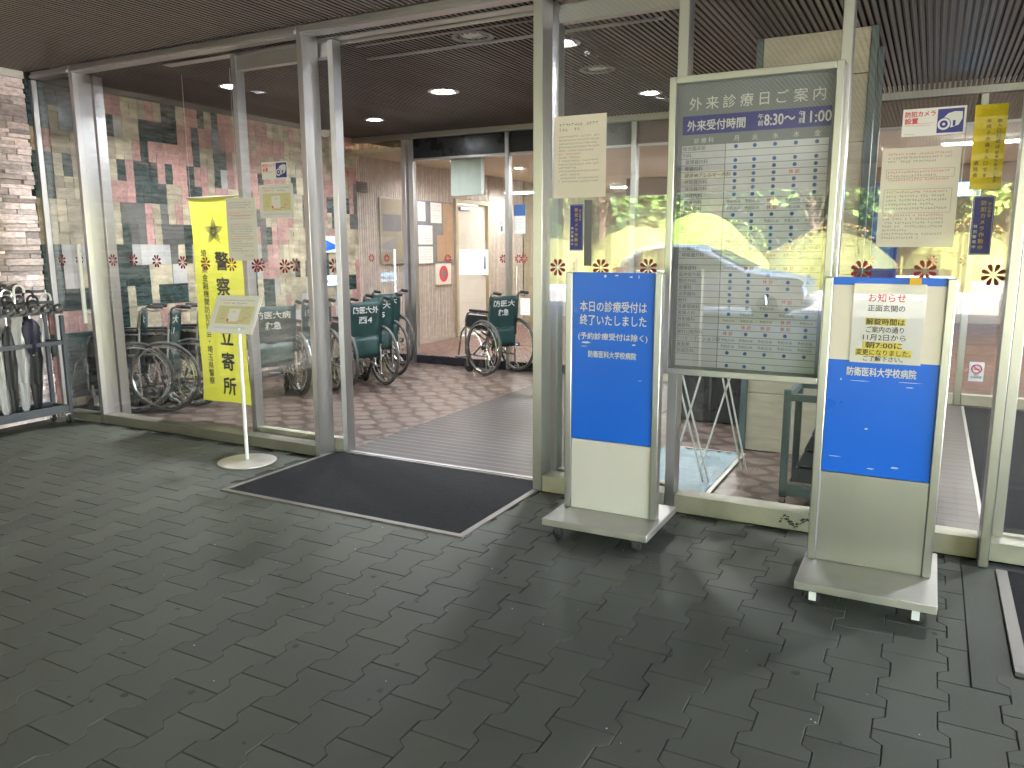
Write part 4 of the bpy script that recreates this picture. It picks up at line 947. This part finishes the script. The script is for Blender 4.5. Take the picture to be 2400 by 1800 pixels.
def umbrella(label, x, y, top, bot, m, hm, lean=0., r=.045, leany=0.):
    t = thing('umbrella', label, 'umbrella', (x, y, bot), 0, 'umbrellas in the lock stand')
    H = top-bot; P = lambda u: (x+lean*(u-.5), y+leany*(u-.5), bot+H*u)
    g = MB(); g.tube([P(0), P(.86)], .006, 8); g.build('shaft', ['chrome'], t)
    g = MB(); V = []; n = 20; rows_ = [(0.02, .2), (.06, .45), (.25, .72), (.45, 1.0), (.60, .95), (.72, .7), (.78, .3)]
    for u, k in rows_:
        c = P(u)
        for j in range(n):
            a = 2*math.pi*j/n+u*1.2; q = r*k*(1+.24*math.cos(a*4)+.08*math.sin(a*7+u*9)); V.append((c[0]+q*math.cos(a), c[1]+q*math.sin(a), c[2]))
    F = [(i*n+j, i*n+(j+1) % n, (i+1)*n+(j+1) % n, (i+1)*n+j) for i in range(len(rows_)-1) for j in range(n)]
    g.add(V, F); g.build('canopy', [m], t)
    g = MB(); c = Vector(P(.86)); d = Vector((lean, leany, H)).normalized(); hk = [c, c+d*.07]; ctr = c+d*.07+Vector((.012, .034, 0))
    for k in range(1, 9): a = math.pi-math.pi*k/7; hk.append(ctr+Vector((.012, .034, 0))*math.cos(a)+Vector((0, 0, 1))*.042*math.sin(a))
    g.tube(hk, .0095, 8); g.build('handle', [hm], t)
umbrella('white umbrella with curved white handle in the lock stand', -6.36, 3.66, 1.20, .118, 'umb_white', 'white', r=.056)
umbrella('black umbrella with thin black crook handle in the lock stand', -6.37, 3.765, 1.10, .118, 'umb_black', 'rubber', r=.058)
umbrella('slim white umbrella leaning at the right end of the lock stand', -6.42, 3.855, 1.11, .118, 'umb_white', 'white', 0, .032, .12)
umbrella('whitish umbrella at the left edge of the photo', -6.36, 3.48, 1.10, .118, 'umb_white', 'chrome', 0, .05, -.05)
umbrella('short navy folding umbrella between white and black ones', -6.30, 3.725, .98, .60, 'umb_navy', 'rubber', 0, .06)
umbrella('grey white umbrella tucked behind the white one in the lock stand', -6.45, 3.60, 1.16, .118, 'umb_white', 'chrome', 0, .045, .03)
umbrella('dark umbrella standing behind the black crook umbrella', -6.46, 3.80, 1.14, .118, 'umb_black', 'rubber', 0, .045, -.03)
umbrella('black folded umbrella near the left edge of the photo', -6.33, 3.56, 1.06, .118, 'umb_black', 'rubber', 0, .04)
for k, yy in enumerate((3.28, 3.05, 2.82)): umbrella(('clear umbrella in the lock stand outside the left edge', 'dark umbrella further left in the lock stand', 'white umbrella at the far left end of the lock stand')[k], -6.38, yy, 1.12, .118, ('umb_white', 'umb_black', 'umb_white')[k], ('white', 'rubber', 'white')[k], 0, .05)

# ------------------------------------------------------------------ things behind the middle glass
t = thing('drying_rack', 'white folding rack with crossed thin legs behind the glass', 'rack', (-1.2, 4.8, 0))
for a, b in (((-1.345, 4.72, .66), (-1.155, 4.70, .012)), ((-1.31, 4.72, .66), (-1.12, 4.70, .012)), ((-1.20, 4.72, .66), (-1.365, 4.70, .012)), ((-1.165, 5.10, .66), (-1.00, 5.08, .012)), ((-1.13, 5.10, .66), (-.972, 5.08, .012)), ((-1.09, 5.10, .66), (-1.26, 5.08, .012))):
    c = Vector(a)+(Vector(a)-Vector(b))*.75; g = MB(); g.tube([c, b], .0062, 8); g.build('leg', ['white'], t)
for z, xx in ((1.13, -1.43), (1.14, -1.03)):
    g = MB(); g.tube([(xx, 4.70, z), (xx, 5.12, z)], .006, 8); g.build('crossbar', ['white'], t)
t = thing('plastic_sheet', 'crumpled pale blue plastic sheet on the floor under the rack', 'sheet', (-1.35, 5, 0))
g = MB(); nx, ny = 26, 26; r = random.Random(4)
V = [(-1.62+.53*i/nx+.004*math.sin(j*.7), 4.30+1.16*j/ny+.008*math.sin(i*1.3), .004+.012*abs(math.sin(i*.9+j*.55))*r.uniform(.4, 1)+.004*r.random()) for j in range(ny+1) for i in range(nx+1)]
g.add(V, [(j*(nx+1)+i, j*(nx+1)+i+1, (j+1)*(nx+1)+i+1, (j+1)*(nx+1)+i) for j in range(ny) for i in range(nx)]); g.build('sheet', ['bluesheet'], t, angle=60)
g = MB(); g.box(-1.085, -1.06, 4.32, 5.5, 0, .012); g.box(-1.62, -1.085, 5.48, 5.5, 0, .012); tag(g.build('floor_edging', ['alu_old']), 'thin metal edging on the floor beside the blue sheet', 'edging')
t = thing('white_panel', 'tall white panel with rust spots standing behind glass by the doorway', 'panel', (-1.68, 4.42, .1))
g = MB(); g.box(-1.935, -1.45, 4.40, 4.43, .10, 1.24); p = g.build('board', ['white'], t, bevel=.003)
g = MB(); r = random.Random(9)
for i in range(60):
    x = -1.932+abs(r.gauss(0, .012)); z = .11+abs(r.gauss(0, .09)); a = r.uniform(.002, .006); g.prism(frame((x, 4.40, z)), [(a*math.cos(k), a*math.sin(k)*1.3) for k in (0, 1.2, 2.4, 3.6, 4.8)], 0, .0006)
g.build('rust_spots', ['brownwood'], p, smooth=False)
g = MB(); g.box(-1.95, -1.93, 4.38, 4.45, 0, 1.25); g.box(-1.93, -1.45, 4.38, 4.45, 0, .095); g.build('frame', ['dark'], t, bevel=.002)
t = thing('cart', 'grey-green steel cart holding sloping dark crates right of the rack', 'cart', (-.52, 4.6, 0))
for bx in (-.675, -.44):
    for by in (4.50, 4.95): part('upright', [(bx, bx+.04, by, by+.035, .05, .66)], 'teal', t, .003)
part('top_bar', [(-.635, -.44, 4.50, 4.53, .60, .64), (-.635, -.44, 4.955, 4.985, .60, .64), (-.67, -.64, 4.535, 4.95, .60, .64)], 'teal', t, .003)
part('bottom_bar', [(-.635, -.40, 4.50, 4.53, .055, .12), (-.635, -.40, 4.955, 4.985, .055, .12)], 'teal', t, .003)
for k in range(5):
    z = .125+.095*k; xo = -.63+.035*k
    g = MB(); g.prism(frame((0, 4.55, 0)), [(xo, z), (-.40, z), (-.40, z+.088), (xo+.035, z+.088)], -.38, 0); g.build('crate', ['cart'], t, bevel=.005)
for bx in (-.655, -.42): caster('caster', bx, 4.515, 0, t, .018)
g = MB(); g.prism(frame((-1.66, 6.40, .42), (1, .1, 0), (0, 0, 1)), [(0, 0), (.20, .06), (.34, .07), (.33, .02), (.2, -.015)], 0, .03); tag(g.build('clipboard', ['paper']), 'white slanted card on a dark shelf behind the rack', 'card')
g = MB(); g.box(-1.9, -1.15, 6.42, 6.8, .0, .40); tag(g.build('low_cabinet', ['dark'], bevel=.01), 'low dark cabinet behind the white rack', 'cabinet')

# ------------------------------------------------------------------ lobby furnishings
def on_rib(name, label, cat, y0, y1, z0, z1, m, th=.02):
    t = thing(name, label, cat, (-6.74, (y0+y1)/2, (z0+z1)/2)); g = MB(); g.box(-6.748, -6.748+th, y0, y1, z0, z1); p = g.build('panel', [m], t, bevel=.002)
    return t, p, frame((-6.748+th, y0, z0), (0, 1, 0), (0, 0, 1))
t, p, f = on_rib('wall_poster', 'framed poster under shiny plastic on the ribbed wall', 'poster', 8.87, 9.40, 1.21, 2.12, 'lobbywall')
g = MB(); boxline(g, f, 0, .53, 0, .91, 0, .018); g.quad(f, .05, .48, .45, .68, 1, .001); paragraph(g, f, .06, .46, .40, .08, .02, .02, None, 2, 51); g.build('print', ['alu_old', 'greyink', 'lobbywall'], p, smooth=False)
g = MB(); g.box(-6.725, -6.72, 8.87, 9.40, 1.21, 2.12); g.build('plastic_cover', ['clearfilm'], t)
t, p, f = on_rib('cork_board', 'grey notice board crowded with orange and white papers', 'notice board', 9.75, 10.74, 1.20, 2.12, 'boardgrey2' if 'boardgrey2' in M else 'greyink')
M['orangepaper'] = mat('orange_paper', (.46, .29, .17), .7, var=.1)
for k, (a, b, c, d, m, nm) in enumerate(((.02, .22, .62, .90, 'paper', 'white sheet'), (.36, .66, .60, .90, 'paper', ''), (.70, .97, .05, .90, 'orangepaper', ''), (.52, .70, .03, .42, 'orangepaper', ''), (.02, .40, .28, .56, 'paper', ''), (.02, .40, .0, .25, 'paper', ''))):
    g = MB(); g.box(-6.727, -6.725, 9.75+a, 9.75+b, 1.20+c, 1.20+d); q = g.build('pinned_paper', [m], p)
    g = MB(); paragraph(g, frame((-6.725, 9.75+a, 1.20+c), (0, 1, 0), (0, 0, 1)), .03, b-a-.03, d-c-.03, .03, .018, .02, None, 0, 60+k); g.build('print', ['greyink'], q, smooth=False)
t, p, f = on_rib('red_poster', 'small poster with a big red disc below the notice board', 'poster', 10.22, 10.67, .865, 1.19, 'film')
g = MB(); g.lathe(f @ Vector((.225, .165, .001)), [(.0, 0), (.125, 0), (.125, .001), (.0, .001)], 28, 0, ax=(1, 0, 0)); g.lathe(f @ Vector((.225, .165, .002)), [(.0, 0), (.06, 0), (.06, .001), (.0, .001)], 24, 1, ax=(1, 0, 0)); g.build('print', ['redink', 'greyink'], p, smooth=False)
t, p, f = on_rib('wall_vent', 'small dark vent box high on the ribbed wall', 'vent', 8.39, 8.60, 2.16, 2.29, 'brownwood', .03)
g = MB()
for z in (.03, .06, .09): g.quad(f, .01, .20, z, z+.012, 0, .001)
g.build('slots', ['dark'], p, smooth=False)
t = thing('lobby_door', 'beige door in a pale frame set into the ribbed wall', 'door', (-6.75, 11.35, 0))
part('frame', [(-6.79, -6.70, 10.79, 10.86, 0, 2.19), (-6.79, -6.70, 11.82, 11.89, 0, 2.19), (-6.79, -6.70, 10.86, 11.82, 2.12, 2.19)], 'door', t, .004)
part('door_panel', [(-6.80, -6.755, 10.865, 11.815, .01, 2.115)], 'cream', t, .003)
part('closer', [(-6.755, -6.71, 10.95, 11.25, 2.02, 2.07)], 'alu', t, .004); part('handle', [(-6.755, -6.70, 11.68, 11.72, .95, 1.1)], 'chrome', t, .004)
t = thing('hanging_sign', 'blank pale green board hanging from the dark fascia', 'sign', (-5.0, 8.30, 2.05))
part('board', [(-5.21, -4.795, 8.285, 8.31, 2.05, 2.475)], 'palegreen', t, .003); part('edge', [(-4.794, -4.75, 8.285, 8.31, 2.05, 2.475)], 'white', t, .003)
t = thing('dome_camera', 'white security camera under the ceiling near the door stile', 'camera', (-6.4, 7.5, 2.75))
g = MB(); g.lathe((-6.45, 7.5, 2.80), [(.06, 0), (.06, -.03), (.045, -.06), (.02, -.075)], 20); g.build('housing', ['white'], t)
def wallsign(label, y0, y1, z0, z1, tri):
    t = thing('wall_sign', label, 'sign', (-6.58, (y0+y1)/2, (z0+z1)/2)); f = frame((-6.583, y0, z0), (0, 1, 0), (0, 0, 1)); w, h = y1-y0, z1-z0
    g = MB(); g.box(-6.59, -6.583, y0, y1, z0, z1); p = g.build('panel', ['white'], t); g = MB()
    if tri: g.prism(f, [(0, 0), (w, h*.3), (0, h)], 0, .002, 0)
    else: g.quad(f, 0, w, h*.6, h, 1, .001); g.quad(f, 0, w, 0, h*.25, 1, .001)
    g.build('print', ['blue', 'bluelit'], p, smooth=False)
wallsign('small white and blue sign on the mosaic wall by the door stile', 7.45, 7.85, 1.38, 1.58, True)
wallsign('small pale cyan sign low on the mosaic wall', 7.45, 7.80, .98, 1.10, False)
g = MB(); g.box(-.62, -.32, 8.6, 8.9, .0, 2.05); o = g.build('vending_machine', ['navy'], bevel=.01); tag(o, 'tall dark blue machine behind the inner right glass', 'machine')
g = MB()
for z in (.9, 1.2, 1.5): g.box(-.59, -.35, 8.585, 8.598, z, z+.22)
g.build('display', ['blueink'], o)
g = MB(); g.box(.02, .36, 9.2, 9.26, 1.93, 2.06); g.box(.18, .19, 9.22, 9.23, 2.06, 2.62, 1); tag(g.build('lit_sign', ['bluelit', 'alu']), 'small glowing light blue sign hanging in the right lobby', 'sign')
t = thing('reception_counter', 'grey counter box behind the inner right glass', 'counter', (-.1, 10, 0))
part('body', [(-.9, .2, 10.0, 10.5, 0, 1.05)], 'alu_old', t, .01); part('top', [(-.93, .23, 9.97, 10.53, 1.051, 1.09)], 'white', t, .006)
t = thing('reception_counter', 'long tan counter behind the middle lobby glass', 'counter', (-3, 12, 0))
part('body', [(-4.4, -1.6, 12.6, 13.1, 0, 1.0)], 'lobbywall', t, .01); part('top', [(-4.45, -1.55, 12.55, 13.15, 1.001, 1.04)], 'cream', t, .006)
g = MB(); g.box(-4.9, 1.0, 13.6, 13.7, 2.2, 2.62); tag(g.build('lobby_beam', ['brownwood'], bevel=.005), 'brown beam across the lobby ceiling', 'beam')

# ------------------------------------------------------------------ forecourt: car, planting and trees that the glass mirrors
def car():
    t = thing('parked_car', 'silver hatchback standing on the forecourt and mirrored in the glass', 'car', (-4.1, -8.55, 0))
    ox, oy = -6.15, -8.55; hw = .84
    prof = [(.02, .42), (.06, .70), (.12, .92), (.30, 1.20), (.62, 1.40), (1.2, 1.475), (1.75, 1.46), (2.25, 1.33), (2.95, .98), (3.55, .90), (3.95, .80), (4.10, .62), (4.12, .40), (4.02, .24), (.10, .26)]
    belt = [(.10, .90), (2.9, .97)]
    g = MB(); st = []
    for k, (yy, sc) in enumerate(((-1.0, 0), (-.97, .35), (-.90, .8), (-.80, 1), (0, 1.02), (.80, 1), (.90, .8), (.97, .35), (1.0, 0))):
        row = []
        for x, z in prof:
            zb = .95
            ins = .10*max(0, (z-.9)/.55)
            y = yy*(hw-ins*1.6)
            zz = z if z < .5 else z-(1-sc)*.05*(1 if z > .6 else 0)
            xx = x+(1-sc)*(.05 if x < 2 else -.07)
            row.append((ox+xx, oy+y, zz))
        st.append(row)
    n = len(prof); V = [v for r_ in st for v in r_]
    F = [(i*n+j, (i+1)*n+j, (i+1)*n+(j+1) % n, i*n+(j+1) % n) for i in range(len(st)-1) for j in range(n)]+[tuple(range(n)), tuple(range(len(st)*n-1, (len(st)-1)*n-1, -1))]
    g.add(V, F); b = g.build('body', ['car'], t, angle=50)
    for s in (-1, 1):
        for nm, pts in (('side_window', [(.42, .98), (.55, 1.22), (.75, 1.36), (1.3, 1.41), (1.42, 1.41), (1.42, .96)]), ('side_window', [(1.48, .96), (1.48, 1.41), (1.75, 1.395), (2.15, 1.28), (2.62, 1.02), (2.55, .975)])):
            V = []; 
            for x, z in pts:
                ins = .10*max(0, (z-.9)/.55); V.append((ox+x, oy+s*(hw-ins*1.6+.004), z))
            g = MB(); g.add(V+[(a, b_-s*.02, c) for a, b_, c in V], [tuple(range(6)), (11, 10, 9, 8, 7, 6)]+[(i, (i+1) % 6, (i+1) % 6+6, i+6) for i in range(6)]); g.build(nm, ['carglass'], t, smooth=False)
        g = MB(); g.lathe((ox+2.62, oy+s*(hw+.07), 1.0), [(.02, -.07), (.07, -.05), (.08, .0), (.06, .05)], 14, 0, ax=(1, 0, 0)); g.build('wing_mirror', ['car'], t)
        g = MB(); g.prism(frame((ox, oy+s*(hw-.05), 0), (1, 0, 0), (0, 0, 1)), [(3.62, .72), (3.98, .66), (4.04, .76), (3.9, .83), (3.6, .86)], -.06, .06); g.build('headlight', ['lampglass'], t)
        g = MB(); g.prism(frame((ox, oy+s*(hw-.05), 0), (1, 0, 0), (0, 0, 1)), [(.05, .75), (.22, .78), (.20, 1.0), (.12, .98)], -.06, .06); g.build('tail_light', ['redink'], t)
        for xx in (.78, 3.38):
            g = MB(); g.lathe((ox+xx, oy+s*(hw-.1)-.1, .31), [(.20, 0), (.30, .01), (.315, .04), (.315, .16), (.30, .19), (.20, .2)], 28, 0, ax=(0, 1, 0)); w = g.build('wheel', ['rubber'], t)
            g = MB(); yy = oy+s*(hw+.005)
            for k in range(7):
                a = 2*math.pi*k/7; g.tube([(ox+xx, yy, .31), (ox+xx+.19*math.cos(a), yy, .31+.19*math.sin(a))], .022, 5)
            g.torus((ox+xx, yy, .31), (0, 1, 0), .195, .012, 28, 5); g.build('rim', ['chrome'], w)
    V = [(ox+2.22, oy-.62, 1.35), (ox+2.22, oy+.62, 1.35), (ox+2.93, oy+.70, 1.0), (ox+2.93, oy-.70, 1.0)]
    g = MB(); g.add([(a+.012, b_, c+.02) for a, b_, c in V]+[(a, b_, c-.02) for a, b_, c in V], [(0, 1, 2, 3), (7, 6, 5, 4), (0, 4, 5, 1), (1, 5, 6, 2), (2, 6, 7, 3), (3, 7, 4, 0)]); g.build('windscreen', ['carglass'], t, smooth=False)
car()
def leaves(g, c, rad, n, size, r, shell=.75, m=0, flat=False):
    for i in range(n):
        d = Vector((r.gauss(0, 1), r.gauss(0, 1), r.gauss(0, 1))).normalized()
        if flat and d.z < -.1: d.z = -d.z*.3
        q = r.uniform(shell, 1.03); lump = 1+.10*math.sin(d.x*5+c[0]*2)+.10*math.sin(d.z*7+d.y*4+c[1])
        p = Vector(c)+Vector((d.x*rad[0], d.y*rad[1], d.z*rad[2]))*q*lump
        a = Vector((r.gauss(0, 1), r.gauss(0, 1), r.gauss(0, 1))).normalized(); b = a.cross(d+Vector((.1, .2, .3))).normalized(); a2 = b.cross(a)
        s = size*r.uniform(.6, 1.3)
        g.add([p+b*s, p+a2*s*.6, p-b*s, p-a2*s*.6], [(0, 1, 2, 3)], m, r.random(), smooth=False)
def shrub(label, x, y, rx, ry, h, mats, n=1500, seed=1):
    t = thing('azalea_mound', label, 'shrub', (x, y, .1), group='clipped shrub mounds on the island')
    r = random.Random(seed); g = MB()
    leaves(g, (x, y, .12), (rx, ry, h), n, .034, r, .97, 0, True)
    if len(mats) > 1: leaves(g, (x, y, .12), (rx, ry, h), n//5, .05, r, .97, 1, True)
    g.build('foliage', mats, t, smooth=False)
    g = MB(); V = []; F = []; n1, n2 = 40, 14
    for i in range(n2+1):
        a = math.pi/2*i/n2
        for j in range(n1): b = 2*math.pi*j/n1; lp = .985+.02*math.sin(b*5+x)+.02*math.sin(a*7+b*3); V.append((x+rx*lp*math.cos(a)*math.cos(b), y+ry*lp*math.cos(a)*math.sin(b), .05+h*lp*math.sin(a)))
    F = [(i*n1+j, i*n1+(j+1) % n1, (i+1)*n1+(j+1) % n1, (i+1)*n1+j) for i in range(n2) for j in range(n1)]; g.add(V, F); g.build('core', [mats[0]], t)
for i, (x, y, rx, ry, h, ms, lb) in enumerate(((-9.5, -19.2, 2.2, 1.5, 1.9, ['leaf_y'], 'tall yellow green clipped mound left of the others'), (-6.2, -18.6, 1.9, 1.3, 1.45, ['leaf_y'], 'low bright yellow mound right behind the car'), (-12.6, -18.8, 2.0, 1.4, 1.5, ['leaf_y'], 'yellow mound at the left end of the island'),
        (-3.0, -19.0, 2.3, 1.4, 1.62, ['leaf_y', 'leaf_o'], 'wide mound flecked with orange leaves beyond the car bonnet'), (1.0, -19.0, 2.2, 1.4, 1.62, ['leaf_y', 'leaf_o'], 'long hedge mound flecked with red behind the road'), (4.6, -19.2, 2.2, 1.5, 1.7, ['leaf_y'], 'green yellow mound at the right end of the island'), (-7.8, -21.6, 2.4, 1.5, 2.4, ['leaf_l'], 'round pale green mound in the second row'), (8.2, -19.0, 2.2, 1.5, 1.6, ['leaf_y'], 'yellow mound far right of the island'), (-16, -19.4, 2.3, 1.5, 1.7, ['leaf_y'], 'yellow mound far left beyond the island end'))):
    shrub(lb, x, y, rx, ry, h+.15, ms, 5000, 100+i)
def tree(label, x, y, h, cr, ms, n, seed, kind='broadleaf_tree'):
    t = thing(kind, label, 'tree', (x, y, 0), group='trees beyond the island'); r = random.Random(seed)
    g = MB(); pts = [(x+.12*math.sin(k), y+.1*math.cos(k*1.3), h*.62*k/5) for k in range(6)]; g.tube(pts, [.22, .18, .16, .13, .10, .07], 9)
    tips = []
    for k in range(9):
        a = k*2.4; b = Vector(pts[2+k % 4]); e = Vector((x+cr*.62*math.cos(a), y+cr*.62*math.sin(a), h*(.45+.06*k))); g.tube([b, (b+e)/2+Vector((0, 0, .3)), e], [.07, .05, .02], 6); tips.append(e)
    g.build('trunk', ['bark'], t); g = MB()
    for e in tips+[Vector((x, y, h*.9)), Vector((x, y, h*.7))]:
        leaves(g, e+Vector((r.uniform(-.5, .5), r.uniform(-.5, .5), r.uniform(-.3, .5))), (cr*.55, cr*.55, h*.17), n//11, .17, r, .35, 0)
    g.build('crown', ms, t, smooth=False)
for i, a in enumerate(((-14, -27, 9, 3.2, 'leaf_g', 'mid green tree at the left of the mirrored garden'), (-9, -29, 10, 3.4, 'leaf_d', 'dark tree behind the tall yellow mound'), (-4.5, -26.5, 8, 3.0, 'leaf_g', 'green tree behind the parked car'), (-1, -30, 10, 3.6, 'leaf_d', 'dark tall tree in the middle of the garden'), (2.8, -26.5, 8, 2.9, 'leaf_l', 'pale green tree right of the middle'), (7, -29, 10, 3.5, 'leaf_g', 'green tree at the right of the garden'), (12, -27, 9, 3.3, 'leaf_g', 'green tree far to the right'), (-20, -28, 10, 3.6, 'leaf_d', 'dark tree far to the left'), (17, -29, 10, 3.6, 'leaf_d', 'dark tree at the far right corner'))):
    x, y, h, cr, m, lb = a; tree(lb, x, y, h, cr, [m], 4200, 300+i)
g = MB(); V = [(-140+14*i, -44-3*math.sin(i*1.7)-j*9, (0, 7+1.5*math.sin(i*2.1), 9+1.5*math.sin(i*1.3))[j]) for j in range(3) for i in range(21)]
g.add(V, [(j*21+i, j*21+i+1, (j+1)*21+i+1, (j+1)*21+i) for j in range(2) for i in range(20)]); structure(g.build('woods_backing', ['leaf_d']))  # solid dark backing added behind the woods to block bright sky
g = MB(); r = random.Random(77)
for i in range(60): leaves(g, (-45+1.55*i, -38+r.uniform(-2, 2), r.uniform(2, 5)), (2.5, 1.6, r.uniform(2.5, 4.5)), 260, .38, r, .4, 0)
o = g.build('distant_woods', ['leaf_d'], smooth=False); o['kind'] = 'stuff'; o['label'] = 'dark band of far woods behind the garden trees'
t = thing('canopy_column', 'slim canopy column at the far edge of the forecourt', 'column', (-6.6, -6.9, 0))
g = MB(); g.lathe((-6.6, -6.9, 0), [(.10, 0), (.09, .1), (.09, 2.85)], 24); g.build('shaft', ['alu_old'], t)
t = thing('canopy_column', 'second slim canopy column far to the right', 'column', (7.5, -6.9, 0))
g = MB(); g.lathe((7.5, -6.9, 0), [(.16, 0), (.15, .1), (.15, 2.85)], 24); g.build('shaft', ['alu_old'], t)

# small litter on the paving
g = MB(); r = random.Random(3)
for i in range(45):
    x, y = r.uniform(-3.5, .3), r.uniform(1.3, 3.6); a = r.uniform(.0012, .0034); q = frame((x, y, .0015), (math.cos(i), math.sin(i), 0), (-math.sin(i), math.cos(i), 0))
    g.prism(q, [(a*math.cos(k)*r.uniform(.6, 1.3), a*math.sin(k)*r.uniform(.6, 1.3)) for k in (0, 1.2, 2.4, 3.6, 4.8)], 0, .001)
for i in range(26):
    x, y = -1.08+r.gauss(0, .05), 4.03+r.gauss(0, .03); a = r.uniform(.004, .011); g.prism(frame((x, y, .002), (math.cos(i), math.sin(i), .2), (-math.sin(i), math.cos(i), 0)), [(a*math.cos(k), a*math.sin(k)*.6) for k in (0, 1.2, 2.4, 3.6, 4.8)], 0, .0015, 1)
for i in range(55):
    x, y = r.uniform(-4.2, .2), r.uniform(1.2, 3.9); a = r.uniform(.006, .016)
    if -3.72 < x < -1.97 and y > 3.2: continue
    g.prism(frame((x, y, .0008), (math.cos(i), math.sin(i), 0), (-math.sin(i), math.cos(i), 0)), [(a*math.cos(k)*r.uniform(.7, 1.2), a*math.sin(k)*r.uniform(.7, 1.2)) for k in (0, .8, 1.6, 2.4, 3.2, 4, 4.8, 5.6)], 0, .0004, 2)
o = g.build('litter', ['strip', 'brownwood', 'gum'], smooth=False); o['kind'] = 'stuff'; o['label'] = 'specks of litter and dry leaves on the paving'

COL.objects.unlink(_to) if _to.name in COL.objects else None
bpy.data.objects.remove(_to)
